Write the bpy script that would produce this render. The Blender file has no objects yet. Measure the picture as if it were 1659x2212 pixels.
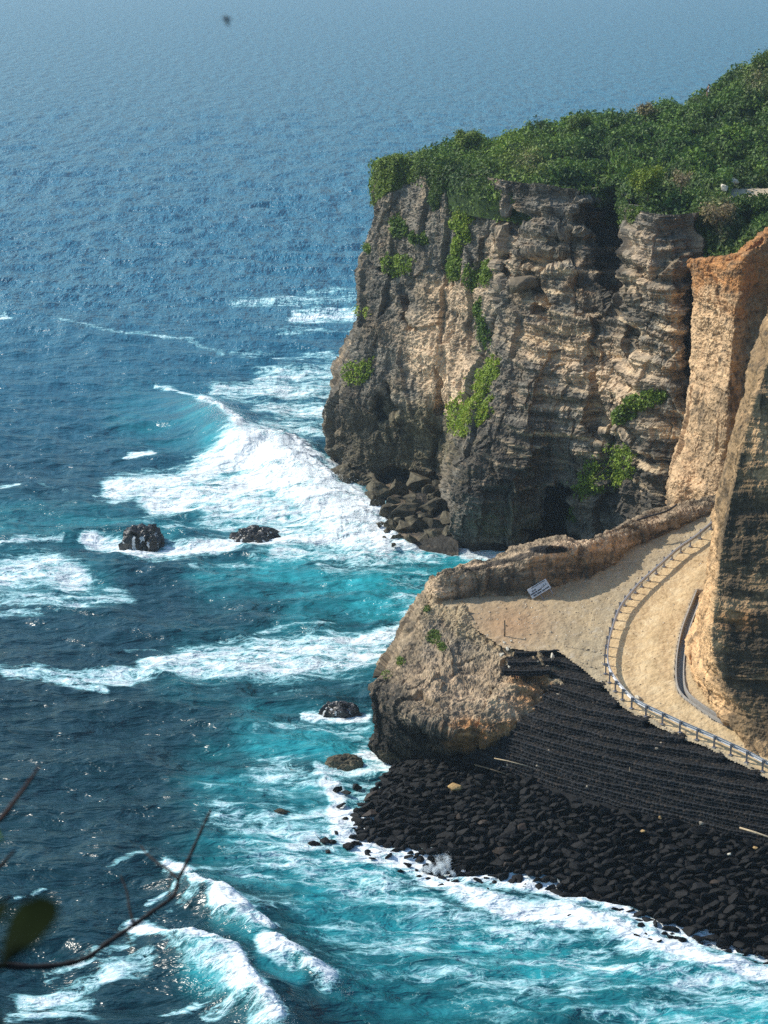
import bpy, bmesh, math, random
import numpy as np
from mathutils import Vector, Matrix
R = math.radians
rng = np.random.default_rng(7)
random.seed(7)
scene = bpy.context.scene
col = scene.collection

# ------------------------------------------------------------------ camera model (used to survey the photo)
H, F, HOR, AX = 55.0, 2000.0, -70.0, 0.2
PIT = math.atan((512 - HOR) / F)
CP, SP = math.cos(PIT), math.sin(PIT)
K = 768 / 1659.0                       # full-view photo coordinates -> frame pixels


def ray(u, v):
    u, v = np.broadcast_arrays(np.asarray(u, float), np.asarray(v, float))
    b = (512 - v) / F
    return np.stack([(u - 384) / F, CP + b * SP, -SP + b * CP], -1)


def at_y(u, v, Y):
    d = ray(u, v); t = np.asarray(Y, float) / d[..., 1]
    return d * t[..., None] + np.array([0, 0, H])


def at_z(u, v, z):
    d = ray(u, v); t = (np.asarray(z, float) - H) / d[..., 2]
    return d * t[..., None] + np.array([0, 0, H])


def at_pl(u, v, dz=0.0):               # on the sloping shelf of the road
    d = ray(u, v); t = (6 - AX * 112 + dz - H) / (d[..., 2] - AX * d[..., 1])
    return d * t[..., None] + np.array([0, 0, H])


def uyz(u, Y, z):                      # pixel column, distance and height
    u, Y, z = np.broadcast_arrays(np.asarray(u, float), np.asarray(Y, float), np.asarray(z, float))
    return np.stack([(u - 384) / F * (Y * CP + (H - z) * SP), Y, z], -1)


def proj(P):
    x, y, z = P[..., 0], P[..., 1], P[..., 2] - H
    d = y * CP - z * SP
    return 384 + F * x / d, 512 - F * (y * SP + z * CP) / d


def planez(Y):
    return 6 + AX * (Y - 112)


# ------------------------------------------------------------------ noise
_perm = rng.permutation(4096).astype(np.int64)
_g = rng.normal(size=(4096, 3)); _g /= np.linalg.norm(_g, axis=1)[:, None]
_g = _g.astype(np.float32)
_r3 = rng.random((4096, 3)).astype(np.float32)


def _h(i, j, k):
    return _perm[(_perm[(_perm[i & 4095] + j) & 4095] + k) & 4095]


def noise(p):
    sh = p.shape[:-1]; p = p.reshape(-1, 3).astype(np.float32)
    i = np.floor(p).astype(np.int64); f = p - i
    w = f * f * f * (f * (f * 6 - 15) + 10)
    out = np.zeros(len(p), np.float32)
    for a in (0, 1):
        wa = w[:, 0] if a else 1 - w[:, 0]
        for b in (0, 1):
            wb = wa * (w[:, 1] if b else 1 - w[:, 1])
            for c in (0, 1):
                g = _g[_h(i[:, 0] + a, i[:, 1] + b, i[:, 2] + c)]
                dd = g[:, 0] * (f[:, 0] - a) + g[:, 1] * (f[:, 1] - b) + g[:, 2] * (f[:, 2] - c)
                out += dd * wb * (w[:, 2] if c else 1 - w[:, 2])
    return (out * 1.6).reshape(sh)


def fbm(p, o=4, gain=.5, lac=2.03):
    s = 0; a = 1; n = 0
    for k in range(o):
        s = s + a * noise(p + 17.3 * k); n += a; a *= gain; p = p * lac
    return s / n


def ridged(p, o=3, gain=.5):
    s = 0; a = 1; n = 0
    for k in range(o):
        s = s + a * (1 - np.abs(noise(p + 9.1 * k)) * 1.6); n += a; a *= gain; p = p * 2.03
    return s / n


def worley(p):
    sh = p.shape[:-1]; p = p.reshape(-1, 3).astype(np.float32)
    i = np.floor(p).astype(np.int64); f = p - i
    d1 = np.full(len(p), 9, np.float32); d2 = d1.copy(); idn = np.zeros(len(p), np.float32)
    for a in (-1, 0, 1):
        for b in (-1, 0, 1):
            for c in (-1, 0, 1):
                hh = _h(i[:, 0] + a, i[:, 1] + b, i[:, 2] + c); q = _r3[hh]
                d = (q[:, 0] + a - f[:, 0]) ** 2 + (q[:, 1] + b - f[:, 1]) ** 2 + (q[:, 2] + c - f[:, 2]) ** 2
                m = d < d1
                d2 = np.where(m, d1, np.minimum(d2, d)); d1 = np.where(m, d, d1); idn = np.where(m, hh / 4096., idn)
    return np.sqrt(d1).reshape(sh), np.sqrt(d2).reshape(sh), idn.reshape(sh)


def facets(p):
    sh = p.shape[:-1]; p = p.reshape(-1, 3).astype(np.float32)
    i = np.floor(p).astype(np.int64); f = p - i
    d1 = np.full(len(p), 9, np.float32); out = np.zeros(len(p), np.float32)
    for a in (-1, 0, 1):
        for b in (-1, 0, 1):
            for c in (-1, 0, 1):
                hh = _h(i[:, 0] + a, i[:, 1] + b, i[:, 2] + c); q = f - _r3[hh] - np.array([a, b, c], np.float32)
                d = (q * q).sum(1); m = d < d1
                d1 = np.where(m, d, d1); out = np.where(m, (q * _g[hh]).sum(1) + .3 * (hh / 4096. - .5), out)
    return out.reshape(sh)


def sm(a, b, x):
    t = np.clip((x - a) / (b - a), 0, 1); return t * t * (3 - 2 * t)


def mixc(c, d, t):
    return c * (1 - t[..., None]) + np.asarray(d, float) * t[..., None]


def cr_mat(n, m):                      # Catmull-Rom weights: n control points -> m samples
    t = np.linspace(0, n - 1, m); i = np.minimum(np.floor(t).astype(int), n - 2); f = t - i
    W = np.zeros((m, n))
    w = np.stack([-.5 * f + f * f - .5 * f ** 3, 1 - 2.5 * f * f + 1.5 * f ** 3, .5 * f + 2 * f * f - 1.5 * f ** 3, -.5 * f * f + .5 * f ** 3], -1)
    for k in range(4):
        np.add.at(W, (np.arange(m), np.clip(i + k - 1, 0, n - 1)), w[:, k])
    return W


def patch(G, nr, nc):
    G = np.asarray(G, float)
    return np.einsum('ai,bj,ijk->abk', cr_mat(G.shape[0], nr), cr_mat(G.shape[1], nc), G)


def curve(pts, n):
    pts = np.asarray(pts, float); return cr_mat(len(pts), n) @ pts


def resample(pts, step):
    pts = np.asarray(pts, float); s = np.r_[0, np.cumsum(np.linalg.norm(np.diff(pts, axis=0), axis=1))]
    n = max(2, int(round(s[-1] / step)) + 1); t = np.linspace(0, s[-1], n)
    return np.stack([np.interp(t, s, pts[:, k]) for k in range(pts.shape[1])], -1)


def normals(P, flip=False):
    du = np.gradient(P, axis=1); dv = np.gradient(P, axis=0)
    n = np.cross(du, dv); n /= np.linalg.norm(n, axis=-1)[..., None] + 1e-9
    return -n if flip else n


def pldist(U, V, pts):                 # distance to a polyline in any 2-D space, side sign and arc parameter
    pts = np.asarray(pts, float); best = np.full(U.shape, 1e9); sg = np.zeros(U.shape); par = np.zeros(U.shape)
    L = np.r_[0, np.cumsum(np.linalg.norm(np.diff(pts, axis=0), axis=1))]
    for k in range(len(pts) - 1):
        a, b = pts[k], pts[k + 1]; e = b - a; l2 = e @ e
        t = np.clip(((U - a[0]) * e[0] + (V - a[1]) * e[1]) / l2, 0, 1)
        dx = U - a[0] - t * e[0]; dy = V - a[1] - t * e[1]; d = np.hypot(dx, dy); m = d < best
        best = np.where(m, d, best); sg = np.where(m, np.sign(e[0] * dy - e[1] * dx), sg)
        par = np.where(m, (L[k] + t * math.sqrt(l2)) / L[-1], par)
    return best, sg, par


def inside(U, V, poly):
    poly = np.asarray(poly, float); r = np.zeros(U.shape, bool); n = len(poly)
    for k in range(n):
        x1, y1 = poly[k]; x2, y2 = poly[(k + 1) % n]
        if y1 == y2: continue
        r ^= ((y1 > V) != (y2 > V)) & (U < (x2 - x1) * (V - y1) / (y2 - y1) + x1)
    return r


# ------------------------------------------------------------------ objects
def tag(o, label=None, cat=None, group=None, kind=None):
    if label: o['label'] = label
    if cat: o['category'] = cat
    if group: o['group'] = group
    if kind: o['kind'] = kind
    return o


def link(name, me, mat, parent=None):
    o = bpy.data.objects.new(name, me); col.objects.link(o)
    if mat is not None: me.materials.append(mat)
    if parent is not None: o.parent = parent
    return o


def empty(name, loc=(0, 0, 0), rot=(0, 0, 0)):
    o = bpy.data.objects.new(name, None); col.objects.link(o); o.location = loc; o.rotation_euler = rot
    o.empty_display_size = .2
    return o


def mesh_np(name, V, faces, mat, parent=None, colr=None, attrs=None, smooth=False):
    me = bpy.data.meshes.new(name); V = np.ascontiguousarray(V, np.float32).reshape(-1, 3)
    faces = np.ascontiguousarray(faces, np.int32); nf, k = faces.shape
    me.vertices.add(len(V)); me.vertices.foreach_set('co', V.ravel())
    me.loops.add(nf * k); me.loops.foreach_set('vertex_index', faces.ravel())
    me.polygons.add(nf); me.polygons.foreach_set('loop_start', np.arange(0, nf * k, k, dtype=np.int32))
    me.polygons.foreach_set('use_smooth', np.full(nf, bool(smooth)))
    if colr is not None:
        a = me.attributes.new('Col', 'FLOAT_COLOR', 'POINT')
        c = np.ones((len(V), 4), np.float32); c[:, :3] = colr.reshape(-1, 3); a.data.foreach_set('color', c.ravel())
    for nm, arr in (attrs or {}).items():
        a = me.attributes.new(nm, 'FLOAT', 'POINT'); a.data.foreach_set('value', np.ascontiguousarray(arr, np.float32).ravel())
    me.update(calc_edges=True); me.validate()
    return link(name, me, mat, parent)


def gridf(nr, nc):
    i = np.arange(nr * nc).reshape(nr, nc)
    return np.stack([i[:-1, :-1], i[:-1, 1:], i[1:, 1:], i[1:, :-1]], -1).reshape(-1, 4)


def grid_mesh(name, P, mat, colr=None, keep=None, **kw):
    f = gridf(*P.shape[:2])
    if keep is not None:
        f = f[keep.ravel()[f].all(1)]
        used = np.unique(f); mp = np.zeros(P.shape[0] * P.shape[1], int); mp[used] = np.arange(len(used))
        f = mp[f]; P = P.reshape(-1, 3)[used]
        if colr is not None: colr = colr.reshape(-1, 3)[used]
    return mesh_np(name, P, f, mat, colr=colr, **kw)


def bm_obj(name, bm, mat, parent=None, smooth=False):
    me = bpy.data.meshes.new(name); bmesh.ops.recalc_face_normals(bm, faces=bm.faces); bm.to_mesh(me); bm.free()
    if smooth:
        for p in me.polygons: p.use_smooth = True
    return link(name, me, mat, parent)


def add_box(bm, c, s, M=None):
    r = bmesh.ops.create_cube(bm, size=1)
    for v in r['verts']:
        v.co = Vector((v.co.x * s[0], v.co.y * s[1], v.co.z * s[2]))
        if M is not None: v.co = M @ v.co
        v.co += Vector(c)


def tube(bm, pts, rad, seg=8):
    pts = [Vector(p) for p in pts]
    if not isinstance(rad, (list, tuple, np.ndarray)): rad = [rad] * len(pts)
    rings = []
    for i, p in enumerate(pts):
        t = (pts[min(i + 1, len(pts) - 1)] - pts[max(i - 1, 0)]).normalized()
        a = t.cross(Vector((.13, .21, .97))).normalized(); b = t.cross(a)
        rings.append([bm.verts.new(p + (a * math.cos(2 * math.pi * k / seg) + b * math.sin(2 * math.pi * k / seg)) * rad[i]) for k in range(seg)])
    for i in range(len(rings) - 1):
        for k in range(seg):
            bm.faces.new((rings[i][k], rings[i][(k + 1) % seg], rings[i + 1][(k + 1) % seg], rings[i + 1][k]))
    bm.faces.new(rings[0]); bm.faces.new(rings[-1])


# ------------------------------------------------------------------ materials
def nt(name):
    m = bpy.data.materials.new(name); m.use_nodes = True; t = m.node_tree; b = t.nodes['Principled BSDF']
    return m, t, b


def node(t, typ, **kw):
    n = t.nodes.new(typ)
    for k, v in kw.items():
        if k in n.inputs: n.inputs[k].default_value = v
        else: setattr(n, k, v)
    return n


def mat_attr(name, rough=.9, nscale=6., amt=.35, bump=.5, bdist=.05, spec=.3):
    """painted colour of the rock, mineral tone and some shade, broken up by fine grain"""
    m, t, b = nt(name); L = t.links.new
    at = node(t, 'ShaderNodeAttribute', attribute_name='Col')
    tc = node(t, 'ShaderNodeTexCoord')
    n = node(t, 'ShaderNodeTexNoise', Scale=nscale, Detail=6., Roughness=.7); L(tc.outputs['Object'], n.inputs['Vector'])
    mr = node(t, 'ShaderNodeMapRange'); L(n.outputs['Fac'], mr.inputs['Value'])
    mr.inputs['From Min'].default_value = .3; mr.inputs['From Max'].default_value = .7
    mr.inputs['To Min'].default_value = 1 - amt; mr.inputs['To Max'].default_value = 1 + amt
    mx = node(t, 'ShaderNodeVectorMath', operation='SCALE'); L(at.outputs['Color'], mx.inputs[0]); L(mr.outputs[0], mx.inputs['Scale'])
    L(mx.outputs[0], b.inputs['Base Color'])
    b.inputs['Roughness'].default_value = rough; b.inputs['Specular IOR Level'].default_value = spec
    bp = node(t, 'ShaderNodeBump', Strength=bump, Distance=bdist); L(n.outputs['Fac'], bp.inputs['Height']); L(bp.outputs[0], b.inputs['Normal'])
    return m


def mat_noise(name, c1, c2, scale=5., rough=.8, bump=.3, bdist=.02, spec=.3, metal=0., detail=5., rnd=0.):
    m, t, b = nt(name); L = t.links.new
    tc = node(t, 'ShaderNodeTexCoord')
    n = node(t, 'ShaderNodeTexNoise', Scale=scale, Detail=detail, Roughness=.65); L(tc.outputs['Object'], n.inputs['Vector'])
    cr = node(t, 'ShaderNodeValToRGB'); cr.color_ramp.elements[0].position = .32; cr.color_ramp.elements[1].position = .68
    cr.color_ramp.elements[0].color = (*c1, 1); cr.color_ramp.elements[1].color = (*c2, 1); L(n.outputs['Fac'], cr.inputs['Fac'])
    src = cr.outputs['Color']
    if rnd:
        oi = node(t, 'ShaderNodeObjectInfo'); mr = node(t, 'ShaderNodeMapRange'); L(oi.outputs['Random'], mr.inputs['Value'])
        mr.inputs['To Min'].default_value = 1 - rnd; mr.inputs['To Max'].default_value = 1 + rnd
        mx = node(t, 'ShaderNodeVectorMath', operation='SCALE'); L(src, mx.inputs[0]); L(mr.outputs[0], mx.inputs['Scale']); src = mx.outputs[0]
    L(src, b.inputs['Base Color'])
    b.inputs['Roughness'].default_value = rough; b.inputs['Specular IOR Level'].default_value = spec; b.inputs['Metallic'].default_value = metal
    bp = node(t, 'ShaderNodeBump', Strength=bump, Distance=bdist); L(n.outputs['Fac'], bp.inputs['Height']); L(bp.outputs[0], b.inputs['Normal'])
    return m


def mat_leaf(name):
    m, t, b = nt(name); L = t.links.new
    at = node(t, 'ShaderNodeAttribute', attribute_name='Col'); L(at.outputs['Color'], b.inputs['Base Color'])
    b.inputs['Roughness'].default_value = .55; b.inputs['Specular IOR Level'].default_value = .25
    tr = node(t, 'ShaderNodeBsdfTranslucent'); L(at.outputs['Color'], tr.inputs['Color'])
    mx = node(t, 'ShaderNodeMixShader', Fac=.25); L(b.outputs[0], mx.inputs[1]); L(tr.outputs[0], mx.inputs[2])
    L(mx.outputs[0], t.nodes['Material Output'].inputs['Surface'])
    return m


M = {}
M['cliff'] = mat_attr('limestone', amt=.35, nscale=5, bump=.7, bdist=.08)
M['sand'] = mat_attr('packed_sand', amt=.18, nscale=9, bump=.5, bdist=.04)
M['basalt_bed'] = mat_attr('basalt_bed', amt=.3, nscale=4, bump=.5)
M['gabion'] = mat_attr('basalt_fill', amt=.35, nscale=14, bump=.4, bdist=.02)
M['leaf'] = mat_leaf('leaf')
M['soil'] = mat_attr('scrub_soil', amt=.3)
M['basalt'] = mat_noise('basalt', (.0026, .0024, .0025), (.0070, .0065, .0064), 3.2, .75, .6, .06, .22, rnd=.6)
M['basalt_brown'] = mat_noise('basalt_brown', (.02, .013, .0095), (.04, .027, .018), 3.2, .7, .5, .05, .3)
M['tan_rock'] = mat_noise('tan_rock', (.22, .13, .05), (.5, .33, .14), 3, .85, .5, .05)
M['pale_rock'] = mat_noise('pale_rock', (.42, .36, .27), (.68, .62, .5), 4, .9, .5, .04)
M['wet_rock'] = mat_noise('wet_rock', (.012, .011, .010), (.05, .043, .036), 2.2, .35, .8, .1, .5)
M['olive_rock'] = mat_noise('olive_rock', (.03, .026, .017), (.14, .115, .07), 1.8, .85, .9, .12, .3, rnd=.3)
M['steel'] = mat_noise('galvanised_steel', (.46, .47, .49), (.6, .61, .63), 3, .4, .05, .005, .5, .35)
M['post'] = mat_noise('post_steel', (.2, .2, .22), (.3, .3, .33), 3, .5, .05, .005, .5, .5)
M['concrete'] = mat_noise('concrete', (.27, .25, .22), (.4, .37, .33), 5, .9, .3)
M['drain_in'] = mat_noise('shaded_concrete', (.03, .028, .022), (.08, .075, .06), 5, .9, .3)  # dark copy of the concrete for the channel's shaded inside, not assigned
M['pipe'] = mat_noise('black_pipe', (.018, .018, .02), (.035, .035, .04), 4, .5, .05)
M['wood'] = mat_noise('weathered_wood', (.3, .22, .13), (.5, .4, .26), 8, .8, .2)
M['darkwood'] = mat_noise('dark_wood', (.07, .05, .03), (.14, .1, .06), 8, .8, .2)
M['white'] = mat_noise('white_board', (.5, .52, .55), (.62, .64, .66), 3, .6, .05)
M['ink'] = mat_noise('board_ink', (.02, .022, .025), (.035, .037, .04), 5, .6, .02)
M['grey_ink'] = mat_noise('board_grey', (.2, .22, .24), (.27, .29, .31), 5, .6, .02)
M['bark'] = mat_noise('bark', (.010, .008, .008), (.028, .021, .019), 120, .85, .3, .001)
M['fgleaf'] = mat_noise('dark_leaf', (.003, .006, .0015), (.006, .011, .003), 60, .95, .1, .001, .04)
M['fgleaf2'] = mat_noise('fresh_leaf', (.05, .12, .01), (.09, .18, .02), 60, .6, .1, .001)
M['bug'] = mat_noise('insect_shell', (.012, .012, .014), (.035, .033, .03), 900, .45, .1, .0002)
M['wing'] = mat_noise('insect_wing', (.2, .2, .22), (.35, .35, .38), 900, .5, .1, .0002)
M['skin'] = mat_noise('skin', (.35, .2, .13), (.4, .24, .16), 30, .6, .05, .002)
M['hair'] = mat_noise('hair', (.01, .008, .007), (.02, .016, .014), 30, .5, .1, .002)
M['black_cloth'] = mat_noise('black_cloth', (.012, .013, .016), (.025, .026, .03), 30, .9, .1, .002)
M['white_cloth'] = mat_noise('white_cloth', (.72, .73, .76), (.8, .8, .82), 30, .9, .1, .002)


def mat_sea():
    m, t, b = nt('sea_water'); L = t.links.new
    def mth(op, a, bb=None, c=None, clamp=False):
        n = node(t, 'ShaderNodeMath', operation=op, use_clamp=clamp)
        for k, x in enumerate((a, bb, c)):
            if x is None: continue
            if isinstance(x, (int, float)): n.inputs[k].default_value = x
            else: L(x, n.inputs[k])
        return n.outputs[0]
    geo = node(t, 'ShaderNodeNewGeometry')
    fo = node(t, 'ShaderNodeAttribute', attribute_name='foam').outputs['Fac']
    tq = node(t, 'ShaderNodeAttribute', attribute_name='turq').outputs['Fac']
    offs = node(t, 'ShaderNodeAttribute', attribute_name='offshore').outputs['Fac']
    # warped coordinates; streaks lie along the crests
    n0 = node(t, 'ShaderNodeTexNoise', Scale=.22, Detail=3., Roughness=.6); L(geo.outputs['Position'], n0.inputs['Vector'])
    sub = node(t, 'ShaderNodeVectorMath', operation='SUBTRACT'); L(n0.outputs['Color'], sub.inputs[0]); sub.inputs[1].default_value = (.5, .5, .5)
    sc = node(t, 'ShaderNodeVectorMath', operation='SCALE', Scale=2.4); L(sub.outputs[0], sc.inputs[0])
    ad = node(t, 'ShaderNodeVectorMath', operation='ADD'); L(geo.outputs['Position'], ad.inputs[0]); L(sc.outputs[0], ad.inputs[1])
    mp = node(t, 'ShaderNodeMapping'); mp.inputs['Scale'].default_value = (.30, 1.15, .6); mp.inputs['Rotation'].default_value = (0, 0, R(-8)); L(ad.outputs[0], mp.inputs['Vector'])
    n1 = node(t, 'ShaderNodeTexNoise', Scale=.7, Detail=9., Roughness=.62); L(mp.outputs[0], n1.inputs['Vector'])
    # lace: thin ridges of two scales
    mp2 = node(t, 'ShaderNodeMapping'); mp2.inputs['Scale'].default_value = (.5, 1.1, .6); L(ad.outputs[0], mp2.inputs['Vector'])
    n2 = node(t, 'ShaderNodeTexNoise', Scale=.8, Detail=4., Roughness=.55); L(mp2.outputs[0], n2.inputs['Vector'])
    r2 = mth('SUBTRACT', 1, mth('MULTIPLY', mth('ABSOLUTE', mth('SUBTRACT', n2.outputs['Fac'], .5)), 9.), clamp=True)
    n3 = node(t, 'ShaderNodeTexNoise', Scale=2.1, Detail=4., Roughness=.6); L(mp2.outputs[0], n3.inputs['Vector'])
    r3 = mth('SUBTRACT', 1, mth('MULTIPLY', mth('ABSOLUTE', mth('SUBTRACT', n3.outputs['Fac'], .5)), 8.), clamp=True)
    lace = mth('MAXIMUM', r2, mth('MULTIPLY', r3, .8))
    body = mth('DIVIDE', mth('SUBTRACT', n1.outputs['Fac'], .28), .44, clamp=True)
    pat = mth('ADD', mth('MULTIPLY', body, .62), mth('MULTIPLY', lace, .38))
    mask = mth('DIVIDE', mth('SUBTRACT', mth('ADD', pat, mth('MULTIPLY', fo, .92)), .92), .46, clamp=True)
    mask = mth('MULTIPLY', mask, mth('ADD', .5, mth('MULTIPLY', fo, .5)))
    mask = mth('MULTIPLY', mask, mth('GREATER_THAN', fo, .02))
    # water colour
    nl = node(t, 'ShaderNodeTexNoise', Scale=.05, Detail=3.); L(geo.outputs['Position'], nl.inputs['Vector'])
    nl2 = node(t, 'ShaderNodeTexNoise', Scale=.28, Detail=4., Roughness=.6); L(mp.outputs[0], nl2.inputs['Vector'])
    deep = node(t, 'ShaderNodeMix', data_type='RGBA'); L(nl.outputs['Fac'], deep.inputs[0])
    deep.inputs[6].default_value = (.0010, .018, .024, 1); deep.inputs[7].default_value = (.0022, .038, .052, 1)
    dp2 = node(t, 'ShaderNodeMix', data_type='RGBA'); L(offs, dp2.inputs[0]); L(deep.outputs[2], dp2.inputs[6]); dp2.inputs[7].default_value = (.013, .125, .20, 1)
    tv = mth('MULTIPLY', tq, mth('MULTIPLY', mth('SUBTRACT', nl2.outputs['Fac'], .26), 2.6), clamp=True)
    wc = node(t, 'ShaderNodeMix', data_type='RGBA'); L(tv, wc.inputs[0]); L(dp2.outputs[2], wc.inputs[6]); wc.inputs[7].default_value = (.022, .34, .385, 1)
    aer = node(t, 'ShaderNodeMix', data_type='RGBA'); L(mth('MULTIPLY', mask, 2.2, clamp=True), aer.inputs[0]); L(wc.outputs[2], aer.inputs[6]); aer.inputs[7].default_value = (.20, .50, .54, 1)
    fc = node(t, 'ShaderNodeMix', data_type='RGBA'); L(mth('MULTIPLY', mth('SUBTRACT', mask, .25), 1.34, clamp=True), fc.inputs[0]); L(aer.outputs[2], fc.inputs[6]); fc.inputs[7].default_value = (.79, .83, .84, 1)
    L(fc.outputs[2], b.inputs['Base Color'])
    L(mth('ADD', .22, mth('MULTIPLY', mask, .6)), b.inputs['Roughness'])
    L(mth('SUBTRACT', .5, mth('MULTIPLY', mask, .35)), b.inputs['Specular IOR Level'])
    b.inputs['IOR'].default_value = 1.333
    # small chop
    mp3 = node(t, 'ShaderNodeMapping'); mp3.inputs['Scale'].default_value = (.42, 1., 1.); mp3.inputs['Rotation'].default_value = (0, 0, R(6)); L(geo.outputs['Position'], mp3.inputs['Vector'])
    c1 = node(t, 'ShaderNodeTexNoise', Scale=.62, Detail=4., Roughness=.55, Distortion=.5); L(mp3.outputs[0], c1.inputs['Vector'])
    c2 = node(t, 'ShaderNodeTexNoise', Scale=2.6, Detail=3., Roughness=.55); L(mp3.outputs[0], c2.inputs['Vector'])
    hgt = mth('ADD', mth('MULTIPLY', c1.outputs['Fac'], 1.05), mth('MULTIPLY', c2.outputs['Fac'], .09))
    mp4 = node(t, 'ShaderNodeMapping'); mp4.inputs['Scale'].default_value = (1.5, .55, 1.); L(geo.outputs['Position'], mp4.inputs['Vector'])
    c0 = node(t, 'ShaderNodeTexNoise', Scale=.13, Detail=5., Roughness=.62); L(mp4.outputs[0], c0.inputs['Vector'])
    hgt = mth('ADD', hgt, mth('MULTIPLY', mth('MULTIPLY', c0.outputs['Fac'], 4.2), mth('POWER', offs, 5.)))
    hgt = mth('ADD', hgt, mth('MULTIPLY', mask, .12))
    calm = node(t, 'ShaderNodeAttribute', attribute_name='calm').outputs['Fac']
    hgt = mth('MULTIPLY', hgt, mth('SUBTRACT', 1., mth('MULTIPLY', calm, .75)))
    bp = node(t, 'ShaderNodeBump', Strength=1., Distance=1.); L(hgt, bp.inputs['Height']); L(bp.outputs[0], b.inputs['Normal'])
    return m


M['sea'] = mat_sea()


def mat_spray():
    m, t, b = nt('sea_spray'); b.inputs['Base Color'].default_value = (.86, .89, .9, 1); b.inputs['Roughness'].default_value = .8
    tr = node(t, 'ShaderNodeBsdfTranslucent'); tr.inputs['Color'].default_value = (.86, .89, .9, 1)
    mx = node(t, 'ShaderNodeMixShader', Fac=.5); t.links.new(b.outputs[0], mx.inputs[1]); t.links.new(tr.outputs[0], mx.inputs[2])
    t.links.new(mx.outputs[0], t.nodes['Material Output'].inputs['Surface'])
    return m


M['spray'] = mat_spray()

# ------------------------------------------------------------------ world, sun, camera
SUN_AZ = math.atan2(-.95, .31)         # direction to the sun, clockwise from +Y
SUN_EL = R(40)
w = bpy.data.worlds.new('World'); scene.world = w; w.use_nodes = True
wt = w.node_tree; bg = wt.nodes['Background']
sky = wt.nodes.new('ShaderNodeTexSky'); sky.sky_type = 'NISHITA'; sky.sun_disc = False
sky.sun_elevation = SUN_EL; sky.sun_rotation = SUN_AZ; sky.altitude = 50; sky.air_density = 1.5; sky.dust_density = 2.4; sky.ozone_density = 2.5
tint = wt.nodes.new('ShaderNodeVectorMath'); tint.operation = 'MULTIPLY'; tint.inputs[1].default_value = (.74, .96, 1.14)
wt.links.new(sky.outputs[0], tint.inputs[0]); wt.links.new(tint.outputs[0], bg.inputs['Color']); bg.inputs['Strength'].default_value = .15
sl = bpy.data.lights.new('sun', 'SUN'); sl.energy = 5.0; sl.angle = R(.53); sl.color = (1, .93, .82)
so = bpy.data.objects.new('sun', sl); col.objects.link(so)
sd = Vector((-.95 * math.cos(SUN_EL), .31 * math.cos(SUN_EL), math.sin(SUN_EL))).normalized()
so.rotation_euler = sd.to_track_quat('Z', 'Y').to_euler(); so.location = (-60, 100, 120)

cd = bpy.data.cameras.new('camera'); cam = bpy.data.objects.new('camera', cd); col.objects.link(cam)
cam.location = (0, 0, H); cam.rotation_euler = (math.pi / 2 - PIT, 0, 0)
cd.sensor_fit = 'VERTICAL'; cd.sensor_height = 36; cd.sensor_width = 27; cd.lens = 36 * F / 1024
cd.clip_start = .05; cd.clip_end = 60000
cd.dof.use_dof = True; cd.dof.focus_distance = 150; cd.dof.aperture_fstop = 14
scene.camera = cam
scene.view_settings.view_transform = 'Standard'; scene.view_settings.look = 'None'
scene.view_settings.exposure = 0; scene.view_settings.gamma = 1
scene.cycles.use_denoising = False
scene.cycles.sample_clamp_indirect = 4; scene.cycles.sample_clamp_direct = 2.5
scene.cycles.volume_bounces = 0; scene.cycles.max_bounces = 6; scene.cycles.transparent_max_bounces = 4


def k2(pts):
    return np.asarray(pts, float) * K


# ------------------------------------------------------------------ sea
CREST = {}


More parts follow.
